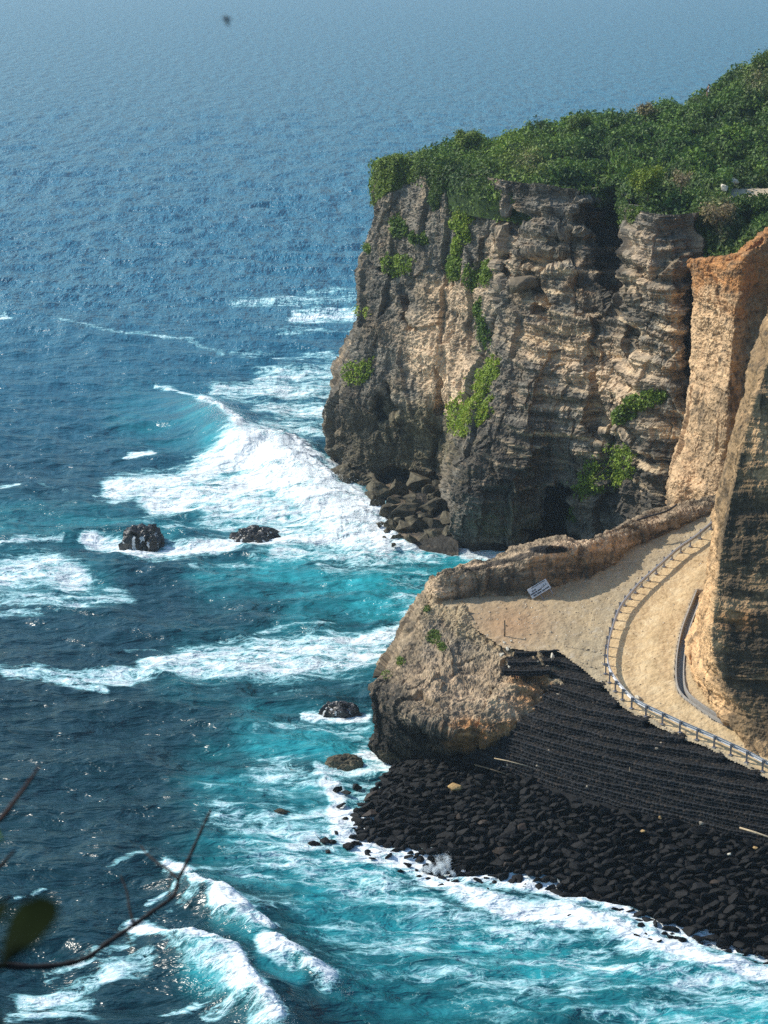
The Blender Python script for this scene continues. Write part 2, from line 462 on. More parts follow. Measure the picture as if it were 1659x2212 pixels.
def build_sea():
    th = np.r_[np.linspace(-55, -13, 40)[:-1], np.linspace(-13, 13, 900), np.linspace(13, 55, 40)[1:]]
    v = np.r_[np.linspace(1700, 1045, 40)[:-1], np.linspace(1045, -50, 1200), np.array([-55, -60, -64, -67, -68.5, -69.3])]
    Y = at_z(384, v, 0)[:, 1]
    T, YY = np.meshgrid(np.tan(np.radians(th)), Y)
    X = T * YY * 1.0; P = np.stack([X, YY, np.zeros_like(X)], -1)
    dY = np.abs(np.gradient(YY, axis=0)); dX = np.abs(np.gradient(X, axis=1))
    U, V = proj(P)
    # chop: a directional sea of many trains
    z = np.zeros_like(X); ox = np.zeros_like(X); oy = np.zeros_like(X)
    r = np.random.default_rng(3)
    grp = .75 + .5 * fbm(np.stack([X * .02, YY * .02, X * 0], -1), 2)
    nf = [noise(np.stack([X / q, YY / q, np.full_like(X, q)], -1)) for q in (7., 14., 30., 60.)]
    for i in range(52):
        Lw = .9 * (15 / .9) ** (i / 51.)
        a = R(255 + r.normal() * 34); k = 2 * math.pi / Lw; kx, ky = math.cos(a), math.sin(a)
        ph = k * (kx * X + ky * YY) + r.random() * 6.28
        ph = ph + (1.6 if i % 2 else -1.6) * nf[min(3, int(np.log2(max(Lw, 1.01)) ))] + 1.1 * nf[(i * 7) % 4]
        amp = .0125 * Lw ** .8
        att = sm(2.2, 5., Lw / (np.maximum(dY * abs(ky), dX * abs(kx)) + 1e-3))
        if Lw < 3: att = att * 1.0
        A = amp * att * grp
        c, s = np.cos(ph), np.sin(ph)
        z += A * c; ox -= A * kx * s * .8; oy -= A * ky * s * .8
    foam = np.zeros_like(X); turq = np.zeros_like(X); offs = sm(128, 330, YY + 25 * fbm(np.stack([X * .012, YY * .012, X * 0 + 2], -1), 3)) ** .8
    wob = fbm(np.stack([X * .15, YY * .15, X * 0 + 4], -1), 3)
    str_ = fbm(np.stack([X * .09, YY * .5, X * 0 + 14], -1), 4, .6)
    pxm = np.clip(F / (YY * CP + H * SP), 2, 30)
    wu = U + 1.6 * pxm * wob; wv = V + (.55 * fbm(np.stack([X * .2, YY * .2, X * 0 + 9], -1), 3) + .25 * str_) * pxm
    near = (V > 180) & (np.abs(U - 384) < 520)

    def stroke(arr, pts, wd, a, hard=1.0):
        pts = k2(pts); d, _, _ = pldist(wu[near], wv[near], pts); wd = wd * K
        val = a * np.exp(-(np.maximum(d - wd * .25, 0) / (wd * 1.1)) ** 2 * hard) * (1 + .28 * str_[near] * (1.15 - a))
        arr[near] = np.maximum(arr[near], val)
    S = [  # foam patches surveyed from the photo
        ([(500, 655), (650, 650), (770, 640)], 9, .6), ([(640, 685), (790, 680)], 13, .85), ([(500, 762), (760, 772)], 8, .55), ([(600, 715), (780, 715)], 6, .5),
        ([(560, 820), (760, 800)], 22, .7), ([(480, 850), (740, 845)], 22, .75), ([(560, 890), (740, 890)], 20, .72), ([(560, 935), (740, 930)], 14, .7), ([(600, 905), (740, 960)], 16, .62),
        ([(130, 705), (240, 722), (400, 735), (480, 765)], 6, .55), ([(640, 630), (790, 628)], 5, .5), ([(0, 690), (22, 687)], 4, .8), ([(0, 358), (15, 356)], 3, .7),
        ([(335, 832), (380, 845), (430, 872)], 5, .75), ([(430, 872), (470, 910), (505, 950), (525, 965)], 12, .95),
        ([(240, 1060), (400, 1030), (520, 990), (600, 975)], 24, .9), ([(330, 1080), (500, 1060), (640, 1030)], 34, .93), ([(540, 1000), (620, 1010), (680, 1060), (735, 1110), (830, 1180)], 42, 1.0),
        ([(560, 985), (620, 975), (670, 1020)], 30, 1.), ([(450, 1095), (620, 1110), (780, 1160)], 34, .8), ([(620, 1060), (760, 1150)], 50, .95),
        ([(200, 1165), (300, 1190), (450, 1182), (540, 1168), (640, 1168), (750, 1172)], 14, .95), ([(360, 1138), (520, 1138)], 9, .75), ([(600, 1150), (800, 1185)], 24, .85),
        ([(600, 1195), (720, 1205), (850, 1205), (950, 1200), (1060, 1195), (1180, 1185)], 18, .72), ([(700, 1235), (930, 1238)], 14, .55), ([(860, 1150), (960, 1182), (1100, 1192)], 14, .85), ([(780, 1110), (860, 1150)], 20, .95),
        ([(540, 1200), (600, 1205)], 9, .55), ([(420, 1225), (600, 1215), (760, 1222)], 6, .5), ([(800, 1260), (930, 1262)], 14, .5), ([(840, 1320), (910, 1300)], 16, .45),
        ([(0, 1240), (90, 1225), (170, 1250)], 30, .82), ([(0, 1290), (150, 1300), (260, 1285)], 22, .62), ([(0, 1180), (60, 1165), (140, 1165)], 7, .75), ([(0, 1052), (45, 1045)], 5, .7), ([(270, 985), (325, 980)], 7, .9), ([(0, 1330), (80, 1322)], 8, .6), ([(80, 1045), (140, 1060)], 5, .4), ([(200, 1075), (250, 1080)], 5, .5),
        ([(30, 1455), (150, 1462), (300, 1458), (420, 1442)], 13, .75), ([(420, 1442), (560, 1440), (760, 1430), (860, 1385), (905, 1348)], 32, .8), ([(320, 1440), (500, 1405), (700, 1395), (800, 1400), (890, 1360)], 24, .8), ([(90, 1472), (240, 1482)], 9, .75), ([(440, 1385), (560, 1370), (710, 1345)], 5, .6), ([(250, 1395), (330, 1400)], 4, .45), ([(270, 1130), (330, 1120)], 4, .4),
        ([(660, 1545), (800, 1545)], 9, .9), ([(560, 1580), (800, 1565)], 14, .5), ([(690, 1575), (810, 1600)], 12, .5), ([(780, 1630), (860, 1650)], 18, .9), ([(690, 1660), (850, 1670)], 14, .8),
        ([(560, 1660), (700, 1690), (800, 1690)], 45, .56), ([(480, 1760), (650, 1790), (760, 1770)], 50, .58), ([(500, 1860), (700, 1855), (860, 1880)], 45, .58), ([(640, 1830), (760, 1800)], 30, .7),
        ([(720, 1690), (735, 1760), (790, 1835), (900, 1870), (1000, 1930), (1100, 1965), (1250, 1985), (1400, 2040), (1659, 2110), (1760, 2130)], 26, .97),
        ([(690, 1880), (850, 1930), (1000, 1990)], 40, .6), ([(1000, 2000), (1200, 2045), (1659, 2160)], 36, .58), ([(800, 2010), (1100, 2100), (1500, 2170), (1659, 2212)], 110, .5), ([(560, 1960), (800, 1990)], 40, .38), ([(460, 1700), (560, 1740)], 30, .4),
        ([(370, 1880), (440, 1940), (500, 1990), (590, 2035)], 13, .95), ([(470, 1985), (560, 2025)], 18, .95), ([(290, 2010), (400, 2045), (500, 2100), (555, 2190), (600, 2230)], 21, 1.0), ([(330, 2030), (450, 2100), (540, 2200)], 26, .74),
        ([(60, 2155), (150, 2125), (300, 2080)], 22, .72), ([(30, 2200), (200, 2160)], 26, .66), ([(100, 2090), (280, 2050)], 10, .6), ([(565, 2068), (650, 2105), (735, 2145)], 18, .97), ([(570, 2085), (640, 2120)], 16, .8), ([(300, 1960), (420, 1920)], 6, .6), ([(240, 1870), (330, 1850)], 5, .5), ([(40, 1950), (100, 1930)], 4, .55), ([(490, 2150), (590, 2230)], 28, .8), ([(300, 1985), (430, 1960)], 8, .5), ([(350, 2190), (470, 2160)], 10, .55),
        ([(440, 1900), (560, 1930)], 20, .35), ([(420, 2212), (520, 2170)], 16, .6),
    ]
    for pts, wd, a in S: stroke(foam, pts, wd, a)
    Tq = [([(420, 900), (480, 945), (465, 970)], 40, .75), ([(300, 900), (420, 940)], 60, .28), ([(600, 1235), (800, 1260), (960, 1230), (1080, 1200)], 55, 1.), ([(780, 1310), (930, 1300)], 45, 1.), ([(450, 1250), (700, 1260)], 45, .6), ([(450, 1080), (640, 1090)], 60, .8), ([(0, 1125), (200, 1135), (360, 1150)], 40, .5),
          ([(0, 1230), (200, 1260)], 50, .4), ([(640, 1340), (800, 1330)], 40, .45), ([(420, 1440), (880, 1400)], 60, .4), ([(560, 1590), (820, 1610)], 55, .8), ([(480, 1700), (700, 1740)], 70, .62), ([(500, 1850), (800, 1870)], 80, .7), ([(700, 1960), (1000, 2010)], 80, .7), ([(1000, 2040), (1300, 2110), (1659, 2190)], 80, .95), ([(800, 2120), (1200, 2170)], 70, .6),
          ([(480, 1990), (560, 2040)], 30, .7), ([(430, 2110), (520, 2170)], 35, .9), ([(580, 2110), (660, 2140)], 26, .7), ([(860, 2050), (1000, 2070)], 40, .9)]
    for pts, wd, a in Tq: stroke(turq, pts, wd * .85, a)
    shore = at_z(np.array([347, 372, 430, 472, 579, 671, 768, 880.]), np.array([812, 838, 858, 876, 896, 928, 952, 985.]), 0.)[:, :2]
    dsh, _, _ = pldist(X[near], YY[near], shore)
    foam[near] = np.maximum(foam[near], 1.0 * np.exp(-(dsh / (1.5 + 1.2 * wob[near])) ** 2))
    foam[near] = np.maximum(foam[near], .66 * np.exp(-(dsh / 4.5) ** 2))
    clf = at_z(np.array([332, 345, 375, 400, 452, 470, 520, 560.]), np.array([470, 490, 520, 555, 553, 560, 556, 545.]), 0.)[:, :2]
    dsh, _, _ = pldist(X[near], YY[near], clf); foam[near] = np.maximum(foam[near], .9 * np.exp(-(dsh / 2.) ** 2))
    # breaking waves: real ridges with a steep leading face, whitewater billows on top
    W = np.stack([X, YY], -1)
    fw = resample(curve(at_z(*np.asarray(k2([(360, 850), (430, 885), (470, 925), (490, 955)])).T, .8)[:, :2], 30), 1.)
    dfw, _, _ = pldist(X, YY, fw); calm = np.exp(-(dfw / 5.5) ** 2) * .85
    z *= 1 - calm; ox *= 1 - calm; oy *= 1 - calm
    def ridge(name, pts, zc, A, wf, wb, rough):
        c = at_z(*np.asarray(k2(pts)).T, zc)[:, :2]; c = resample(curve(c, 60), 1.0); CREST[name] = (c, A)
        sel = near & (np.abs(X - c[:, 0].mean()) < 60) & (np.abs(YY - c[:, 1].mean()) < 90)
        d, sg, t = pldist(X[sel], YY[sel], c)
        ta = np.interp(t, np.linspace(0, 1, len(A)), A)
        wdt = np.where(sg < 0, wf, wb)
        h = ta * np.exp(-(d / wdt) ** 1.6)
        z[sel] += h
        q = np.stack([X[sel] * .55 + YY[sel] * .2, YY[sel] * .8, h * .5], -1)
        bil = (.25 + .9 * fbm(q, 4, .58)) * 1.2
        z[sel] += rough * bil * sm(.55, 1, foam[sel]) * np.exp(-(d / 7) ** 2) * np.clip(ta, 0, 1)
    ridge('far_wave', [(300, 815), (345, 832), (430, 868), (480, 912), (530, 955), (590, 955), (640, 1005), (735, 1080), (840, 1175), (930, 1228)], 1.6, [.1, .7, 2.2, 2.8, 2.4, 2.0, 1.7, 1.2, .7, .1], 3.4, 5.5, .6)
    ridge('near_wave', [(270, 1985), (300, 2000), (400, 2035), (500, 2090), (560, 2170), (640, 2260)], .9, [.1, .8, 1.5, 1.7, 1.7, 1.2], 1.4, 3.0, .4)
    ridge('second_wave', [(340, 1860), (380, 1880), (440, 1925), (500, 1975), (590, 2030), (620, 2050)], .8, [.1, .9, 1.3, 1.3, .9, .1], 1.2, 2.6, .36)
    ridge('third_wave', [(550, 2050), (640, 2080), (735, 2140), (770, 2170)], .6, [.2, 1.0, .9, .2], 1.1, 2.2, .34)
    ridge('swell', [(0, 640), (120, 690), (300, 800)], .8, [.6, 1.0, .3], 5, 10, 0)
    ridge('turq_swell', [(560, 1300), (760, 1290), (900, 1330)], .4, [.1, .6, .5], 3, 5, 0)
    ridge('dark_swell', [(60, 1880), (200, 1870), (330, 1860)], .4, [.3, .6, .4], 2.5, 5, 0)
    q = np.stack([X * 1.1, YY * 1.6, X * 0], -1)
    z[near] += (.14 * fbm(q[near], 4, .6)) * sm(.3, .9, foam[near])
    P2 = np.stack([X + ox, YY + oy, z], -1)
    o = grid_mesh('sea', P2, M['sea'], smooth=True, attrs={'foam': np.clip(foam, 0, 1), 'turq': np.clip(turq, 0, 1), 'offshore': offs, 'calm': calm})
    tag(o, kind='structure')
    return P2, foam


SEA, FOAM = build_sea()

# ------------------------------------------------------------------ spray thrown by the waves
def spray(name, C, size, n_label):
    n = len(C); a = rng.normal(size=(n, 3)); a /= np.linalg.norm(a, axis=1)[:, None]
    b = np.cross(a, rng.normal(size=(n, 3))); b /= np.linalg.norm(b, axis=1)[:, None]
    c = np.cross(a, b); s = size[:, None]
    V = np.stack([C + a * s, C + b * s, C - .6 * (a + b) * s, C + c * s], 1).reshape(-1, 3)
    i = np.arange(n)[:, None] * 4
    f = np.concatenate([i + np.array([0, 1, 2]), i + np.array([0, 3, 1]), i + np.array([1, 3, 2]), i + np.array([2, 3, 0])])
    o = mesh_np(name, V, f, M['spray']); tag(o, n_label, 'spray', kind='stuff')


def build_spray():
    for nm, n, hh, wd, sz, t0, t1, lab in (('far_wave', 26000, 1.2, .8, .032, .2, .84, 'white spray thrown up along the big breaking wave by the cliff'),
                                  ('near_wave', 8000, .4, .33, .016, .2, .95, 'white spray along the nearest breaking wave behind the twig'),
                                  ('second_wave', 6000, .36, .3, .016, .3, .9, 'white spray on the small breaker just beyond the nearest wave'),
                                  ('third_wave', 4000, .32, .26, .015, .2, .85, 'white spray on the short breaker right of the nearest wave')):
        c, A = CREST[nm]; t = t0 + (t1 - t0) * rng.random(n)
        s = np.linspace(0, 1, len(c)); x = np.interp(t, s, c[:, 0]); y = np.interp(t, s, c[:, 1]); a = np.interp(t, np.linspace(0, 1, len(A)), A)
        x += rng.normal(size=n) * wd; y += rng.normal(size=n) * wd * 1.3
        lump = .35 + 1.3 * np.clip(.4 + fbm(np.stack([x * .6, y * .6, x * 0], -1), 3), 0, 1)
        z = a * .85 + np.abs(rng.normal(size=n)) ** 1.3 * hh * .6 * lump
        spray('sea_spray', np.stack([x, y, z], -1), sz * (.4 + rng.random(n)), lab)
    # burst against the boulders
    c = at_z(958 * K, 1878 * K, .2); n = 34000
    nj = 26; ja = rng.normal(size=nj) * .55; jx = rng.normal(size=nj) * .6; jl = (.25 + .8 * rng.random(nj) ** 1.6) * np.exp(-(jx / .8) ** 2); jy = rng.normal(size=nj) * .3; k = rng.integers(nj, size=n)
    rr = jl[k] * rng.random(n) ** 1.7; sp = .05 + .12 * rr
    C = np.stack([c[0] + jx[k] + np.sin(ja[k]) * rr + rng.normal(size=n) * sp, c[1] + jy[k] + rng.normal(size=n) * sp, .05 + np.cos(ja[k]) * rr * 1.25 + np.abs(rng.normal(size=n)) * sp], -1)
    spray('sea_spray', C, .0145 * (.4 + rng.random(n)), 'burst of white spray against the black boulders')


build_spray()

# ------------------------------------------------------------------ main cliff
ROCK = dict(dark=(.052, .045, .035), grey=(.205, .18, .14), brown=(.29, .215, .135), tan=(.64, .46, .29), olive=(.15, .125, .07), black=(.022, .02, .018), orange=(.44, .22, .085))


def rock_disp(P, N, amp=1.0, strata=1.0, blocks=1.0, fine=1.0):
    x, y, z = P[..., 0], P[..., 1], P[..., 2]
    q = P * .13
    d = 1.0 * fbm(q, 4)
    wz = z + 1.1 * fbm(P * .09 + 5, 3)
    wp = P + .5 * np.stack([fbm(P * .4, 3), fbm(P * .4 + 9, 3), fbm(P * .4 + 19, 3)], -1)
    d += blocks * (.85 * facets(wp * np.array([.27, .27, .13])) + .26 * facets(wp * np.array([.7, .7, .5]) + 5) + .07 * facets(wp * np.array([1.7, 1.7, 1.9]) + 15))
    d += strata * (.22 * noise(np.stack([x * .07, y * .07, wz * .75], -1)) + .26 * fbm(np.stack([x * .22, y * .22, wz * 1.9], -1), 3, .6))
    led = np.abs(((wz * .55 + .6 * noise(P * .11 + 31)) % 1) - .5) * 2
    d += strata * .20 * (sm(.15, .85, led) - .5)
    d += .7 * (ridged(np.stack([x * .3, y * .3, z * .07], -1), 3) - .6) + .30 * (ridged(np.stack([x * .9, y * .9, z * .3], -1) + 3, 3) - .6)
    d += fine * (.36 * fbm(P * np.array([1., 1., 1.4]), 5, .68) + .15 * fbm(P * np.array([3.4, 3.4, 4.4]), 3, .65))
    d += strata * fine * .10 * fbm(np.stack([x * .45, y * .45, wz * 4.5], -1) + 77, 3, .6)
    return P + N * (d * amp)[..., None]


def rock_color(P, blobs, base='grey'):
    x, y, z = P[..., 0], P[..., 1], P[..., 2]
    U, V = proj(P)
    c = np.zeros(P.shape) + np.array(ROCK[base])
    c = mixc(c, ROCK['brown'], sm(-.1, .45, fbm(P * .22 + 3, 4)))
    c = mixc(c, ROCK['dark'], sm(-.02, .4, fbm(np.stack([x * .5, y * .5, z * .14], -1) + 7, 5, .6)) * .85)
    tm = np.zeros(U.shape)
    n = fbm(np.stack([x * .35, y * .35, z * .8], -1) + 11, 5, .62)
    for (u, v, ru, rv, a, key) in blobs:
        g = np.exp(-(((U - u * K) / (ru * K)) ** 2 + ((V - v * K) / (rv * K)) ** 2))
        k = sm(.0, .5, g * abs(a) + n * .55 - .12)
        c = mixc(c, ROCK[key], np.clip(k * min(1, abs(a)), 0, 1))
    # bands of pale and dark beds, lichen specks
    wz = z + 1.1 * fbm(P * .09 + 5, 3)
    bed = fbm(np.stack([x * .1, y * .1, wz * 1.7], -1) + 40, 4, .65)
    thin = fbm(np.stack([x * .16, y * .16, wz * 2.6], -1) + 90, 4, .6)
    patchy = sm(-.25, .35, fbm(P * .16 + 15, 3))
    c = mixc(c, ROCK['tan'], sm(.14, .42, thin) * .55 * patchy)
    c = mixc(c, ROCK['dark'], sm(.16, .42, -thin) * .45)
    c = c * (1 + .3 * np.clip(bed * 1.8, -1, 1))[..., None]
    c = mixc(c, ROCK['dark'], sm(.05, .4, fbm(P * np.array([1.3, 1.3, 1.6]) + 60, 5, .7)) * .8)
    c = mixc(c, ROCK['dark'], sm(.1, .45, fbm(P * np.array([.9, .9, .22]) + 64, 4, .65)) * .7)
    c = mixc(c, ROCK['tan'], sm(.22, .5, fbm(P * 1.1 + 80, 4, .7)) * .45)
    return np.clip(c, .008, .85)


def carve(P, N, holes, cracks):
    U, V = proj(P); d = np.zeros(U.shape)
    wu = U + 5 * fbm(P * .5 + 2, 3); wv = V + 5 * fbm(P * .5 + 12, 3)
    for u, v, ru, rv, dep in holes:
        g = ((wu - u * K) / (ru * K)) ** 2 + ((wv - v * K) / (rv * K)) ** 2
        d = np.maximum(d, dep * sm(1.15, .55, g)) if dep > 0 else d + dep * np.exp(-g)
    for pts, wd, dep in cracks:
        dd, _, _ = pldist(wu, wv, k2(pts)); d = np.maximum(d, dep * sm(1.2, .3, dd / (wd * K)))
    Nh = N.copy(); Nh[..., 2] *= .3
    return P - Nh * d[..., None]


def build_cliff():
    zl = np.array([-1.5, 0, 4, 6.5, 9, 16, 23, 28, 32.8])
    T = [  # per column: pixel columns and distances at each height
        ([352, 352, 347, 345, 352, 379, 392, 397, 399], [250] * 9),
        ([342, 342, 336, 335, 345, 365, 373, 382, 385], [222, 222, 220, 219, 220, 220, 220, 220, 221]),
        ([343, 342, 330, 328, 339, 361, 368, 378, 381], [206, 207, 206, 206, 206, 207, 207, 207, 208]),
        ([352, 352, 352, 352, 356, 368, 372, 384, 392], [199, 200, 202, 201, 199.5, 201, 203, 203, 204]),
        ([384, 384, 384, 384, 384, 388, 392, 404, 412], [199, 199, 198.5, 198.5, 197.8, 199, 200.5, 201, 202]),
        ([424, 424, 424, 424, 424, 426, 428, 436, 440], [197, 197, 196, 195.3, 193.5, 193.5, 195, 195.5, 196]),
        ([444, 444, 444, 445, 446, 452, 458, 462, 466], [196, 196, 194.6, 193.4, 191, 190.5, 191, 191.5, 192]),
        ([450, 450, 450, 452, 457, 476, 484, 488, 490], [179, 178.5, 178, 178.5, 180, 185, 187, 188, 188.5]),
        ([472, 472, 474, 478, 484, 498, 505, 508, 510], [175.5, 175.5, 174.5, 174.3, 175, 179.5, 182.5, 184, 185.5]),
        ([518, 518, 518, 518, 520, 524, 526, 528, 530], [176, 176, 174.5, 174, 173.8, 176, 179, 181, 183]),
        ([548, 548, 548, 548, 550, 552, 554, 556, 558], [178, 178, 176.5, 175.5, 174.8, 174.8, 176.5, 178.5, 181]),
        ([575, 575, 574, 574, 575, 576, 578, 580, 582], [178, 178, 175.5, 174.5, 173.8, 173, 174.5, 178, 180]),
        ([600, 600, 600, 600, 601, 602, 603, 604, 606], [174, 174, 173, 172.5, 172, 170.8, 173.5, 180, 182]),
        ([618, 618, 618, 618, 618, 618, 620, 620, 620], [172, 172, 171, 170.5, 170, 168.5, 172, 181.5, 184.5]),
        ([638, 638, 638, 638, 638, 638, 636, 632, 636], [168, 168, 167.5, 167.2, 167, 165.5, 165, 165.5, 168]),
        ([664, 664, 664, 664, 664, 664, 662, 660, 660], [165, 165, 164.5, 164, 163.5, 162.2, 161.8, 162, 163]),
        ([690, 690, 690, 690, 690, 690, 690, 690, 690], [165, 165, 165, 164.5, 164, 163, 162.5, 163, 164]),
        ([712, 712, 712, 712, 712, 712, 712, 712, 712], [170, 170, 170, 170, 170, 170, 170, 170, 170]),
        ([740, 740, 740, 740, 740, 740, 740, 740, 740], [172] * 9),
    ]
    zs = [.72, .88, .965] + [1] * 20
    G = np.stack([uyz(np.array(a, float), np.array(b, float), zl * k_) for (a, b), k_ in zip(T, zs)], 1)      # rows = heights
    P = patch(G, 640, 1000)
    N = normals(P)
    if (N[..., 1].mean()) > 0: N = -N
    P = carve(P, N, [(1207, 1108, 38, 66, 9.), (1190, 1155, 62, 24, 4.), (1322, 560, 32, 110, 5.), (1300, 470, 60, 40, 2.5), (1285, 900, 26, 60, 2.0), (1360, 740, 22, 40, 2.2), (880, 1022, 60, 14, 2.5), (830, 880, 30, 40, 1.2), (1100, 480, 40, 24, 1.2), (1170, 560, 55, 26, 1.6), (1225, 530, 40, 40, 1.2), (1130, 612, 26, 22, -1.6)],
              [([(1140, 590), (1165, 640), (1185, 680)], 9, 2.2), ([(860, 620), (870, 660), (880, 710)], 7, 1.8), ([(945, 800), (952, 850), (945, 890)], 6, 1.8), ([(1270, 780), (1285, 860), (1300, 960), (1310, 1040)], 10, 2.4), ([(1488, 640), (1500, 720), (1492, 800)], 10, 2.5), ([(1375, 580), (1380, 700)], 6, 1.2), ([(830, 830), (820, 900)], 7, 1.4), ([(1480, 830), (1490, 900), (1470, 960)], 8, 2.), ([(1075, 520), (1090, 620), (1065, 700)], 7, 1.5), ([(780, 560), (815, 580), (845, 600)], 4, .8), ([(1100, 1000), (1110, 940)], 6, .9), ([(1150, 660), (1180, 690)], 9, 1.6)])
    N = normals(P)
    if (N[..., 1].mean()) > 0: N = -N
    U, V = proj(P)
    st = .35 + 1.35 * sm(1000 * K, 1150 * K, U)
    P2 = rock_disp(P, N, 1.0, st, 1.)
    # foot polished smooth by the sea keeps a dark wet band
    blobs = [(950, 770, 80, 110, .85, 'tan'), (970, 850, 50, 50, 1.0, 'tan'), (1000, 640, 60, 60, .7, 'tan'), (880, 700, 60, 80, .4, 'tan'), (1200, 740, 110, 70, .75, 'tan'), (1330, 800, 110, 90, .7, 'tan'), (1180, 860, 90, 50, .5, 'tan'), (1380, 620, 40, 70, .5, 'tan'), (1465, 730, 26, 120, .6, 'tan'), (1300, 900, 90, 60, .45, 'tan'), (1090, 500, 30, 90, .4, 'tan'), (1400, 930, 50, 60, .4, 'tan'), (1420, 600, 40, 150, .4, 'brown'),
             (800, 700, 90, 120, .55, 'dark'), (1160, 400, 200, 50, .45, 'dark'), (1460, 470, 60, 90, .6, 'dark'), (1380, 560, 40, 80, .6, 'tan'), (1090, 560, 60, 80, .5, 'tan'), (1310, 560, 40, 110, .85, 'dark'), (900, 440, 120, 60, .45, 'grey'),  # dark in the alcove under the overhang is shade put into the colour
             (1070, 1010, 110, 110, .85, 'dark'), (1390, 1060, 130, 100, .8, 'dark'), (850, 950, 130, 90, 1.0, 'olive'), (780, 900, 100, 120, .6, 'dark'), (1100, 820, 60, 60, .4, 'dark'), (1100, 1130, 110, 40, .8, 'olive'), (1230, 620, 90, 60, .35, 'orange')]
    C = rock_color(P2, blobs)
    z = P2[..., 2] + .5 * fbm(P2 * .5, 3)
    wz = P2[..., 2] + .9 * fbm(P2 * .09 + 5, 3)
    th = fbm(np.stack([P2[..., 0] * .12, P2[..., 1] * .12, wz * 1.5], -1) + 130, 4, .6)
    bz = sm(1040 * K, 1150 * K, U) * sm(7, 11, z) * sm(31, 25, z)
    C = mixc(C, np.array((.66, .49, .30)), sm(.06, .30, th) * bz * .75)
    C = mixc(C, ROCK['dark'], sm(.06, .30, -th) * bz * .65)
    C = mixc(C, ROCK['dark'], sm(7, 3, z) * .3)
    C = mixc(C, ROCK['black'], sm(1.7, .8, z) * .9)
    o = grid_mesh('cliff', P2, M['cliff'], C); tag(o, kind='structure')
    return P2, normals(P2) * (1 if True else 1), U, V


CL, CLN, CLU, CLV = build_cliff()
if CLN[..., 1].mean() > 0: CLN = -CLN


# ------------------------------------------------------------------ leaves
GREEN = np.array([(.026, .056, .012), (.066, .118, .017), (.14, .20, .024), (.20, .27, .022), (.25, .235, .045), (.27, .205, .11)])


def leaves(name, C, Nn, size, colr, parent=None, mat='leaf', tilt=.7):
    n = len(C)
    a = Nn + tilt * rng.normal(size=(n, 3)); a /= np.linalg.norm(a, axis=1)[:, None] + 1e-9
    b = np.cross(a, rng.normal(size=(n, 3))); b /= np.linalg.norm(b, axis=1)[:, None] + 1e-9
    c = np.cross(a, b); s = size[:, None]
    V = np.stack([C - b * s, C - c * s * .55 + a * s * .12, C + b * s * 1.0 - a * s * .1, C + c * s * .55 + a * s * .12], 1).reshape(-1, 3)
    f = np.arange(n * 4).reshape(n, 4)
    return mesh_np(name, V, f, M[mat], parent, colr=np.repeat(colr, 4, 0))


def green(C, k0=1.2, spread=.9, scale=.35, seed=0.):
    t = np.clip(k0 + spread * 2.0 * fbm(C * scale + seed, 3) + .35 * rng.normal(size=len(C)), 0, 4.999)
    i = t.astype(int); f = (t - i)[:, None]
    return GREEN[i] * (1 - f) + GREEN[np.minimum(i + 1, 5)] * f


